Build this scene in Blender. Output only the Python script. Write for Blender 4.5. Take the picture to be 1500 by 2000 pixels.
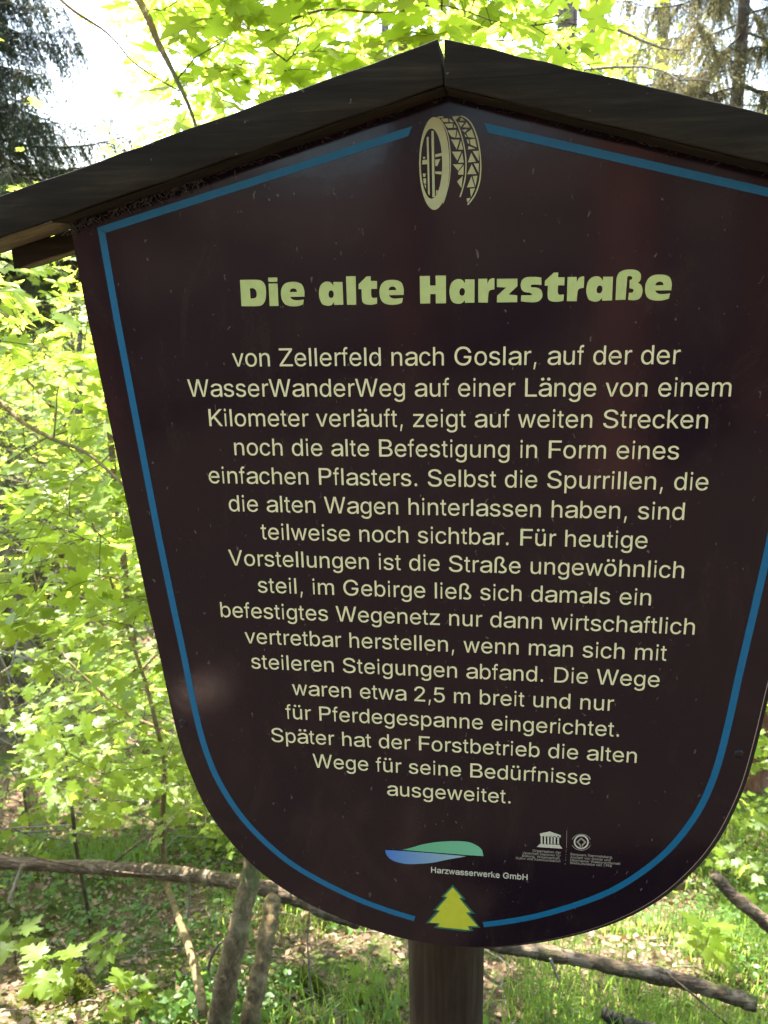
import bpy, math
import numpy as np
from mathutils import Vector, Matrix, noise as mnoise

for _o in list(bpy.data.objects):
    bpy.data.objects.remove(_o)
S = bpy.context.scene
COL = S.collection
RNG = np.random.default_rng(11)

# ------------------------------------------------------------------ camera
BZ = 1.4755                      # height of the panel's own origin above the path
CAMPOS = np.array([0.07573, -1.03389, 0.12446 + BZ])
CR = np.array([[0.9894593, -0.02274859, 0.14301328],
               [-0.01870054, 0.95924224, 0.28196562],
               [-0.1435987, -0.28166793, 0.94870574]])   # rows: camera right, up, forward in (x, z, y)
FPX = 1695.0
right = Vector((CR[0][0], CR[0][2], CR[0][1]))
up = Vector((CR[1][0], CR[1][2], CR[1][1]))
fwd = Vector((CR[2][0], CR[2][2], CR[2][1]))
cd = bpy.data.cameras.new('camera')
cam = bpy.data.objects.new('camera', cd)
COL.objects.link(cam)
m = Matrix((right, up, -fwd)).transposed().to_4x4()
m.translation = Vector(CAMPOS)
cam.matrix_world = m
cd.sensor_fit = 'VERTICAL'
cd.sensor_height = 36.0
cd.lens = 36.0 * FPX / 2000
cd.clip_start = 0.02
cd.clip_end = 600
cd.dof.use_dof = True
cd.dof.focus_distance = 1.06
cd.dof.aperture_fstop = 12.0
S.camera = cam

# ------------------------------------------------------------------ world, sun, exposure
SUN = Vector((-0.30, 0.50, 0.86)).normalized()
W = bpy.data.worlds.new('World')
S.world = W
W.use_nodes = True
nt = W.node_tree
sky = nt.nodes.new('ShaderNodeTexSky')
sky.sky_type = 'NISHITA'
sky.sun_disc = False
sky.sun_elevation = math.asin(SUN.z)
sky.sun_rotation = math.atan2(SUN.x, SUN.y)
sky.dust_density = 2.0
bg = nt.nodes['Background']
bg.inputs[1].default_value = 0.12
nt.links.new(sky.outputs[0], bg.inputs[0])
sd = bpy.data.lights.new('sun', 'SUN')
sd.energy = 5.0
sd.angle = math.radians(0.5)
sd.color = (1.0, 0.955, 0.87)
sun = bpy.data.objects.new('sun', sd)
COL.objects.link(sun)
sun.rotation_euler = SUN.to_track_quat('Z', 'Y').to_euler()
sun.location = (-6, 10, 14)
S.view_settings.view_transform = 'Standard'
S.view_settings.look = 'None'
S.view_settings.gamma = 1
S.view_settings.use_curve_mapping = False
S.view_settings.exposure = 3.15
S.cycles.max_bounces = 6
S.cycles.transmission_bounces = 4
S.cycles.diffuse_bounces = 4


def at(px, py, Y):
    """The point at photo direction (px, py) that lies Y metres behind the panel's face."""
    d = right * ((px - 750) / FPX) + up * (-(py - 1000) / FPX) + fwd
    t = (Y - CAMPOS[1]) / d.y
    return np.array([CAMPOS[0] + d.x * t, Y, CAMPOS[2] + d.z * t])


def to_px(p):
    v = Vector(p) - Vector(CAMPOS)
    z = v.dot(fwd)
    if z < 0.05:
        return None
    return 750 + FPX * v.dot(right) / z, 1000 - FPX * v.dot(up) / z, z


# ------------------------------------------------------------------ materials
def nodes(name):
    mt = bpy.data.materials.new(name)
    mt.use_nodes = True
    n = mt.node_tree
    return mt, n, n.nodes['Principled BSDF']


def N(n, t, **kw):
    a = n.nodes.new(t)
    for k, v in kw.items():
        setattr(a, k, v)
    return a


def ramp(n, src, stops):
    r = N(n, 'ShaderNodeValToRGB')
    e = r.color_ramp.elements
    while len(e) < len(stops):
        e.new(0.5)
    for i, (p, c) in enumerate(stops):
        e[i].position = p
        e[i].color = (*c, 1) if len(c) == 3 else c
    n.links.new(src, r.inputs[0])
    return r.outputs[0]


def noise(n, scale, detail=4, rough=0.6, vec=None, sc=None, dist=0.0):
    x = N(n, 'ShaderNodeTexNoise')
    x.inputs['Scale'].default_value = scale
    x.inputs['Detail'].default_value = detail
    x.inputs['Roughness'].default_value = rough
    x.inputs['Distortion'].default_value = dist
    if vec is not None:
        if sc:
            mp = N(n, 'ShaderNodeMapping')
            mp.inputs['Scale'].default_value = sc
            n.links.new(vec, mp.inputs['Vector'])
            vec = mp.outputs[0]
        n.links.new(vec, x.inputs['Vector'])
    return x.outputs['Fac']


def mixc(n, fac, a, b, mode='MIX'):
    x = N(n, 'ShaderNodeMix', data_type='RGBA', blend_type=mode)
    for sock, v in ((x.inputs[0], fac), (x.inputs[6], a), (x.inputs[7], b)):
        if hasattr(v, 'links') or hasattr(v, 'is_linked'):
            n.links.new(v, sock)
        elif isinstance(v, (int, float)):
            sock.default_value = v
        else:
            sock.default_value = (*v, 1)
    return x.outputs[2]


def bump(n, bs, h, strength=0.4, dist=0.01):
    b = N(n, 'ShaderNodeBump')
    b.inputs['Strength'].default_value = strength
    b.inputs['Distance'].default_value = dist
    n.links.new(h, b.inputs['Height'])
    n.links.new(b.outputs[0], bs.inputs['Normal'])


def tex(n, kind='Object'):
    return N(n, 'ShaderNodeTexCoord').outputs[kind]


def mat_wood(name, c1, c2, c3, scale=(1, 1, 1), rough=0.9, spec=0.12, b=0.5):
    mt, n, bs = nodes(name)
    tc = tex(n)
    g = noise(n, 60, 8, 0.7, tc, scale, 0.6)
    l = noise(n, 7, 4, 0.6, tc)
    c = ramp(n, g, [(0.3, c1), (0.55, c2), (0.75, c3)])
    c = mixc(n, ramp(n, l, [(0.35, (0, 0, 0)), (0.7, (1, 1, 1))]), c, mixc(n, 0.5, c, c1), 'MIX')
    sp = noise(n, 110, 2, 0.5, tc)
    c = mixc(n, ramp(n, sp, [(0.735, (0, 0, 0)), (0.78, (0.6, 0.6, 0.6))]), c, (0.10, 0.10, 0.075))
    n.links.new(c, bs.inputs['Base Color'])
    bs.inputs['Roughness'].default_value = rough
    bs.inputs['Specular IOR Level'].default_value = spec
    bump(n, bs, g, b, 0.003)
    return mt


def mat_panel():
    mt, n, bs = nodes('brown_laminate')
    tc = tex(n)
    big = noise(n, 3.2, 4, 0.55, tc)
    fine = noise(n, 420, 3, 0.6, tc)
    c = ramp(n, big, [(0.3, (0.0034, 0.0018, 0.0040)), (0.7, (0.0056, 0.0024, 0.0040))])
    c = mixc(n, ramp(n, fine, [(0.45, (0, 0, 0)), (0.8, (0.4, 0.4, 0.4))]), c, (0.010, 0.0065, 0.0068))
    # dust specks and short pale scratches
    sp = noise(n, 190, 1, 0.3, tc, (1, 1, 0.6), 0.8)
    c = mixc(n, ramp(n, sp, [(0.745, (0, 0, 0)), (0.80, (0.7, 0.7, 0.7))]), c, (0.08, 0.075, 0.055))
    # grime and algae smears
    gm = noise(n, 9, 8, 0.75, tc, (1, 1, 0.5), 1.2)
    c = mixc(n, ramp(n, gm, [(0.52, (0, 0, 0)), (0.75, (0.55, 0.55, 0.55))]), c, (0.019, 0.0150, 0.0085))
    n.links.new(c, bs.inputs['Base Color'])
    bs.inputs['Specular IOR Level'].default_value = 0.21
    r = N(n, 'ShaderNodeMapRange')
    r.inputs[3].default_value = 0.06
    r.inputs[4].default_value = 0.18
    n.links.new(gm, r.inputs[0])
    n.links.new(r.outputs[0], bs.inputs['Roughness'])
    wv = noise(n, 38, 2, 0.5, tc)
    bump(n, bs, wv, 0.05, 0.002)
    return mt


def mat_print(name, col, worn=None, rough=0.35):
    mt, n, bs = nodes(name)
    tc = tex(n)
    a = noise(n, 90, 4, 0.7, tc)
    c = mixc(n, ramp(n, a, [(0.4, (0, 0, 0)), (0.75, (0.5, 0.5, 0.5))]), col, tuple(x * 0.72 for x in col))
    if worn:
        w = noise(n, 22, 6, 0.8, tc, None, 0.8)
        c = mixc(n, ramp(n, w, [(0.66, (0, 0, 0)), (0.72, (0.8, 0.8, 0.8))]), c, worn)
    n.links.new(c, bs.inputs['Base Color'])
    bs.inputs['Roughness'].default_value = rough
    bs.inputs['Specular IOR Level'].default_value = 0.22
    return mt


def mat_gradient(name, x0, x1, c0, c1):
    mt, n, bs = nodes(name)
    sx = N(n, 'ShaderNodeSeparateXYZ')
    n.links.new(tex(n), sx.inputs[0])
    r = N(n, 'ShaderNodeMapRange')
    r.inputs[1].default_value = x0
    r.inputs[2].default_value = x1
    n.links.new(sx.outputs[0], r.inputs[0])
    n.links.new(mixc(n, r.outputs[0], c0, c1), bs.inputs['Base Color'])
    bs.inputs['Roughness'].default_value = 0.35
    return mt


def mat_leaf(name, dark, light, trans, tw=0.55, gloss=0.42, island=True):
    mt, n, bs = nodes(name)
    if island:
        rnd = N(n, 'ShaderNodeNewGeometry').outputs['Random Per Island']
    else:
        rnd = N(n, 'ShaderNodeObjectInfo').outputs['Random']
    c = mixc(n, rnd, dark, light)
    t = mixc(n, rnd, tuple(x * 0.72 for x in trans), trans)
    n.links.new(c, bs.inputs['Base Color'])
    bs.inputs['Roughness'].default_value = gloss
    bs.inputs['Specular IOR Level'].default_value = 0.215
    tr = N(n, 'ShaderNodeBsdfTranslucent')
    n.links.new(t, tr.inputs[0])
    mx = N(n, 'ShaderNodeMixShader')
    mx.inputs[0].default_value = tw
    n.links.new(bs.outputs[0], mx.inputs[1])
    n.links.new(tr.outputs[0], mx.inputs[2])
    n.links.new(mx.outputs[0], n.nodes['Material Output'].inputs[0])
    return mt


def mat_bark(name, c1, c2, c3, moss=0.0, scale=(1, 1, 0.25), b=0.8, f=30):
    mt, n, bs = nodes(name)
    tc = tex(n)
    g = noise(n, f, 8, 0.72, tc, scale, 0.8)
    c = ramp(n, g, [(0.32, c1), (0.52, c2), (0.72, c3)])
    sp = noise(n, 14, 3, 0.6, tc)
    c = mixc(n, ramp(n, sp, [(0.55, (0, 0, 0)), (0.66, (0.7, 0.7, 0.7))]), c, c3)
    if moss:
        mm = noise(n, 5, 6, 0.7, tc)
        c = mixc(n, ramp(n, mm, [(0.6 - moss * 0.3, (0, 0, 0)), (0.75 - moss * 0.3, (0.8, 0.8, 0.8))]), c, (0.055, 0.075, 0.018))
    n.links.new(c, bs.inputs['Base Color'])
    bs.inputs['Roughness'].default_value = 0.9
    bs.inputs['Specular IOR Level'].default_value = 0.2
    bump(n, bs, g, b, 0.01)
    return mt


def mat_ground():
    mt, n, bs = nodes('forest_floor')
    tc = tex(n)
    big = noise(n, 0.9, 5, 0.6, tc)
    mid = noise(n, 6, 6, 0.7, tc, None, 0.6)
    fine = noise(n, 55, 6, 0.75, tc, None, 1.0)
    lit = ramp(n, fine, [(0.3, (0.035, 0.022, 0.013)), (0.48, (0.12, 0.075, 0.045)), (0.62, (0.24, 0.17, 0.11)), (0.75, (0.34, 0.27, 0.19))])
    moss = ramp(n, fine, [(0.3, (0.02, 0.03, 0.006)), (0.6, (0.085, 0.12, 0.02)), (0.8, (0.16, 0.19, 0.04))])
    mk = N(n, 'ShaderNodeMath', operation='ADD')
    n.links.new(big, mk.inputs[0])
    n.links.new(mid, mk.inputs[1])
    mk2 = N(n, 'ShaderNodeMath', operation='MULTIPLY')
    n.links.new(mk.outputs[0], mk2.inputs[0])
    mk2.inputs[1].default_value = 0.5
    c = mixc(n, ramp(n, mk2.outputs[0], [(0.455, (0, 0, 0)), (0.515, (1, 1, 1))]), lit, moss)
    sy = N(n, 'ShaderNodeSeparateXYZ')
    n.links.new(tc, sy.inputs[0])
    ymr = N(n, 'ShaderNodeMapRange')
    ymr.inputs[1].default_value = -0.5
    ymr.inputs[2].default_value = 0.5
    n.links.new(sy.outputs[1], ymr.inputs[0])
    path = ramp(n, fine, [(0.3, (0.05, 0.032, 0.024)), (0.55, (0.13, 0.085, 0.062)), (0.75, (0.24, 0.17, 0.13))])
    c = mixc(n, ymr.outputs[0], path, c)
    n.links.new(c, bs.inputs['Base Color'])
    bs.inputs['Roughness'].default_value = 0.95
    bs.inputs['Specular IOR Level'].default_value = 0.15
    bump(n, bs, fine, 1.0, 0.03)
    return mt


M = {
    'panel': mat_panel(),
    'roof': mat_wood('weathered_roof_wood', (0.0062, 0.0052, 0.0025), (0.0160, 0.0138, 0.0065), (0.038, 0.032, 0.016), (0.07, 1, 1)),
    'under': mat_wood('bounce_lit_underside', (0.05, 0.042, 0.026), (0.13, 0.11, 0.065), (0.20, 0.17, 0.10), (0.07, 1, 1)),  # pale tone stands in for light bounced up from below
    'post': mat_wood('brown_post_wood', (0.010, 0.0065, 0.0026), (0.028, 0.0190, 0.0078), (0.052, 0.038, 0.016), (1, 1, 0.06)),
    'backing': mat_wood('dark_backing_wood', (0.012, 0.010, 0.007), (0.022, 0.018, 0.011), (0.04, 0.03, 0.02), (1, 1, 0.1)),
    'edge': mat_print('pale_laminate_core', (0.30, 0.24, 0.16)),
    'blue': mat_print('blue_print', (0.000, 0.082, 0.138)),
    'cream': mat_print('cream_print', (0.50, 0.50, 0.235), (0.30, 0.30, 0.11)),
    'title': mat_print('lime_cream_print', (0.31, 0.385, 0.115)),
    'wheelc': mat_print('wheel_print', (0.27, 0.29, 0.12)),
    'grey': mat_print('pale_grey_print', (0.36, 0.37, 0.24)),
    'faint': mat_print('faint_grey_print', (0.19, 0.18, 0.12)),
    'faint2': mat_print('dim_grey_print', (0.10, 0.095, 0.07)),
    'black': mat_print('black_outline_print', (0.008, 0.007, 0.010)),
    'treey': mat_print('yellow_green_print', (0.33, 0.36, 0.02)),
    'treeg': mat_print('dark_green_print', (0.012, 0.085, 0.050)),
    'swg': mat_gradient('green_swoosh_print', -0.07, 0.05, (0.05, 0.26, 0.10), (0.09, 0.30, 0.15)),
    'swb': mat_gradient('blue_swoosh_print', -0.09, 0.02, (0.015, 0.11, 0.27), (0.16, 0.28, 0.24)),
    'web': mat_print('dirty_cobweb', (0.05, 0.045, 0.035)),
    'screw': mat_print('dark_screw_head', (0.008, 0.006, 0.006)),
    'leaf': mat_leaf('maple_leaf', (0.06, 0.105, 0.010), (0.11, 0.17, 0.020), (0.62, 0.76, 0.10), 0.58),
    'leafo': mat_leaf('maple_leaf_single', (0.06, 0.105, 0.010), (0.11, 0.17, 0.020), (0.62, 0.76, 0.10), 0.58, island=False),
    'herb': mat_leaf('herb_leaf', (0.04, 0.09, 0.016), (0.07, 0.14, 0.03), (0.36, 0.52, 0.05), 0.45, 0.4),
    'far': mat_leaf('far_leaf', (0.05, 0.10, 0.014), (0.09, 0.15, 0.03), (0.52, 0.64, 0.06), 0.55, 0.6),
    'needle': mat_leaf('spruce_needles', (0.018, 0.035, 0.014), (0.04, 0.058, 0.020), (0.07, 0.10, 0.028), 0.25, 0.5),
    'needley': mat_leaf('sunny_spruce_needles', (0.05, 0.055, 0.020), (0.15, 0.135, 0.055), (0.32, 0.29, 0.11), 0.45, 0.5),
    'grass': mat_leaf('grass_blade', (0.05, 0.105, 0.014), (0.10, 0.17, 0.03), (0.38, 0.52, 0.08), 0.45, 0.4),
    'litter': mat_leaf('dry_leaf', (0.055, 0.032, 0.018), (0.33, 0.225, 0.14), (0.20, 0.11, 0.04), 0.25, 0.7),
    'moss': mat_leaf('moss_tuft', (0.05, 0.065, 0.010), (0.15, 0.16, 0.028), (0.18, 0.22, 0.03), 0.35, 0.8),
    'bark': mat_bark('smooth_maple_bark', (0.050, 0.034, 0.013), (0.135, 0.094, 0.042), (0.24, 0.180, 0.090), 0.3, (1, 1, 0.6), 0.5, 45),
    'darkbark': mat_bark('dark_wet_bark', (0.012, 0.010, 0.008), (0.03, 0.025, 0.018), (0.07, 0.06, 0.04)),
    'twig': mat_bark('twig_bark', (0.035, 0.028, 0.016), (0.075, 0.06, 0.03), (0.13, 0.11, 0.06)),
    'dead': mat_bark('dead_grey_wood', (0.07, 0.055, 0.042), (0.17, 0.14, 0.11), (0.30, 0.26, 0.21), 0.1),
    'rail': mat_bark('weathered_rail_wood', (0.030, 0.019, 0.011), (0.105, 0.072, 0.044), (0.29, 0.225, 0.155), 0.12, (0.16, 1, 1), 1.6, 60),
    'spruce': mat_bark('grey_spruce_bark', (0.05, 0.04, 0.032), (0.13, 0.11, 0.09), (0.25, 0.22, 0.18), 0.15, (1, 1, 0.35), 1.0, 16),
    'redbark': mat_bark('reddish_spruce_bark', (0.07, 0.032, 0.024), (0.18, 0.078, 0.056), (0.30, 0.15, 0.11), 0, (1, 1, 0.35), 1.0, 14),
    'stone': mat_bark('mossy_stone', (0.03, 0.026, 0.02), (0.08, 0.07, 0.055), (0.16, 0.15, 0.12), 0.6, (1, 1, 1), 0.8, 12),
    'pale': mat_bark('pale_reflection_stone', (0.36, 0.24, 0.18), (0.48, 0.34, 0.27), (0.58, 0.43, 0.35), 0, (1, 1, 1), 0.6, 12),
    'ground': mat_ground(),
}


# ------------------------------------------------------------------ builders
def link(name, me, mat, parent=None, loc=None):
    o = bpy.data.objects.new(name, me)
    COL.objects.link(o)
    if mat is not None and me is not None and not me.materials:
        me.materials.append(mat)
    if parent is not None:
        o.parent = parent
    if loc is not None:
        o.location = loc
    return o


def tag(o, label=None, cat=None, group=None, kind=None):
    for k, v in (('label', label), ('category', cat), ('group', group), ('kind', kind)):
        if v:
            o[k] = v
    return o


def empty(name, loc, label, cat, group=None):
    o = bpy.data.objects.new(name, None)
    COL.objects.link(o)
    o.location = [float(v) for v in loc]
    o.empty_display_size = 0.1
    return tag(o, label, cat, group)


def mesh_np(name, v, f, smooth=False):
    """v (n,3); f (m,k) with one k for all faces."""
    v = np.asarray(v, np.float32)
    f = np.asarray(f, np.int32)
    me = bpy.data.meshes.new(name)
    me.vertices.add(len(v))
    me.vertices.foreach_set('co', v.ravel())
    k = f.shape[1]
    me.loops.add(f.size)
    me.loops.foreach_set('vertex_index', f.ravel())
    me.polygons.add(len(f))
    me.polygons.foreach_set('loop_start', np.arange(0, f.size, k, dtype=np.int32))
    me.polygons.foreach_set('loop_total', np.full(len(f), k, np.int32))
    if smooth:
        me.polygons.foreach_set('use_smooth', np.ones(len(f), bool))
    me.update(calc_edges=True)
    return me


def tube(path, rad, sides=8, wob=0.0, cap=True):
    """tube along path with radius per point; returns verts, quads."""
    P = np.array(path, float)
    n = len(P)
    R = np.broadcast_to(np.array(rad, float), (n,)) if np.ndim(rad) else np.full(n, float(rad))
    T = np.gradient(P, axis=0)
    T /= np.linalg.norm(T, axis=1)[:, None] + 1e-9
    u = np.cross(T[0], [0.3, 0.5, 0.8])
    u /= np.linalg.norm(u)
    V = []
    for i in range(n):
        u = u - T[i] * np.dot(u, T[i])
        u /= np.linalg.norm(u) + 1e-9
        w = np.cross(T[i], u)
        a = np.arange(sides) * 2 * np.pi / sides
        rr = R[i] * (1 + wob * (RNG.random(sides) - 0.5) * 2)
        V.append(P[i] + (np.cos(a) * rr)[:, None] * u + (np.sin(a) * rr)[:, None] * w)
    V = np.concatenate(V)
    i, j = np.meshgrid(np.arange(n - 1), np.arange(sides), indexing='ij')
    a = i * sides + j
    b = i * sides + (j + 1) % sides
    F = np.stack([a, b, b + sides, a + sides], -1).reshape(-1, 4)
    if cap:
        for base, c in ((0, P[0]), ((n - 1) * sides, P[-1])):
            k = len(V)
            V = np.vstack([V, c[None]])
            for s in range(0, sides):
                F = np.vstack([F, [[base + s, base + (s + 1) % sides, k, k]]]) if False else F
        # end discs as quads round the centre point
        for base, k in ((0, len(V) - 2), ((n - 1) * sides, len(V) - 1)):
            q = [[base + s, base + (s + 1) % sides, base + (s + 2) % sides, k] for s in range(0, sides - 1, 2)]
            F = np.vstack([F, np.array(q)])
    return V, F


def spline(pts, k=5):
    P = np.array(pts, float)
    o = []
    for i in range(len(P) - 1):
        p0, p1, p2, p3 = P[max(i - 1, 0)], P[i], P[i + 1], P[min(i + 2, len(P) - 1)]
        for t in np.arange(k) / k:
            o.append(.5 * (2 * p1 + (p2 - p0) * t + (2 * p0 - 5 * p1 + 4 * p2 - p3) * t * t + (3 * p1 - p0 - 3 * p2 + p3) * t ** 3))
    o.append(P[-1])
    return np.array(o)


def join(parts):
    V, F, k = [], [], 0
    for v, f in parts:
        V.append(v)
        F.append(f + k)
        k += len(v)
    return np.vstack(V), np.vstack(F)


def box_mesh(name, corners, depth0, depth1):
    """prism from an (x, z) outline between y = depth0 and y = depth1."""
    n = len(corners)
    v = [(x, depth0, z) for x, z in corners] + [(x, depth1, z) for x, z in corners]
    f = [list(range(n))[::-1], list(range(n, 2 * n))] + [[i, (i + 1) % n, n + (i + 1) % n, n + i] for i in range(n)]
    me = bpy.data.meshes.new(name)
    me.from_pydata(v, [], [tuple(x) for x in f])
    import bmesh
    bm = bmesh.new()
    bm.from_mesh(me)
    bmesh.ops.recalc_face_normals(bm, faces=bm.faces)
    bm.to_mesh(me)
    bm.free()
    return me


def flat_print(name, polys, y, mat, parent, thick=0.00015, bold=0.0):
    """filled outlines lying on the panel: even-odd fill of (x, z) polygons in metres."""
    cu = bpy.data.curves.new(name, 'CURVE')
    cu.dimensions = '2D'
    cu.fill_mode = 'BOTH'
    cu.extrude = thick
    for p in polys:
        sp = cu.splines.new('POLY')
        sp.points.add(len(p) - 1)
        for i, (x, z) in enumerate(p):
            sp.points[i].co = (x, z, 0, 1)
        sp.use_cyclic_u = True
    tmp = bpy.data.objects.new(name, cu)
    COL.objects.link(tmp)
    dg = bpy.context.evaluated_depsgraph_get()
    me = bpy.data.meshes.new_from_object(tmp.evaluated_get(dg))
    bpy.data.objects.remove(tmp)
    me.name = name
    me.transform(Matrix(((1, 0, 0, 0), (0, 0, -1, y), (0, 1, 0, 0), (0, 0, 0, 1))))
    me.materials.clear()
    return link(name, me, mat, parent)


def parse(s):
    return [[tuple(float(a) / 10000 for a in q.split(',')) for q in p.split()] for p in s.split('|')]

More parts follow.
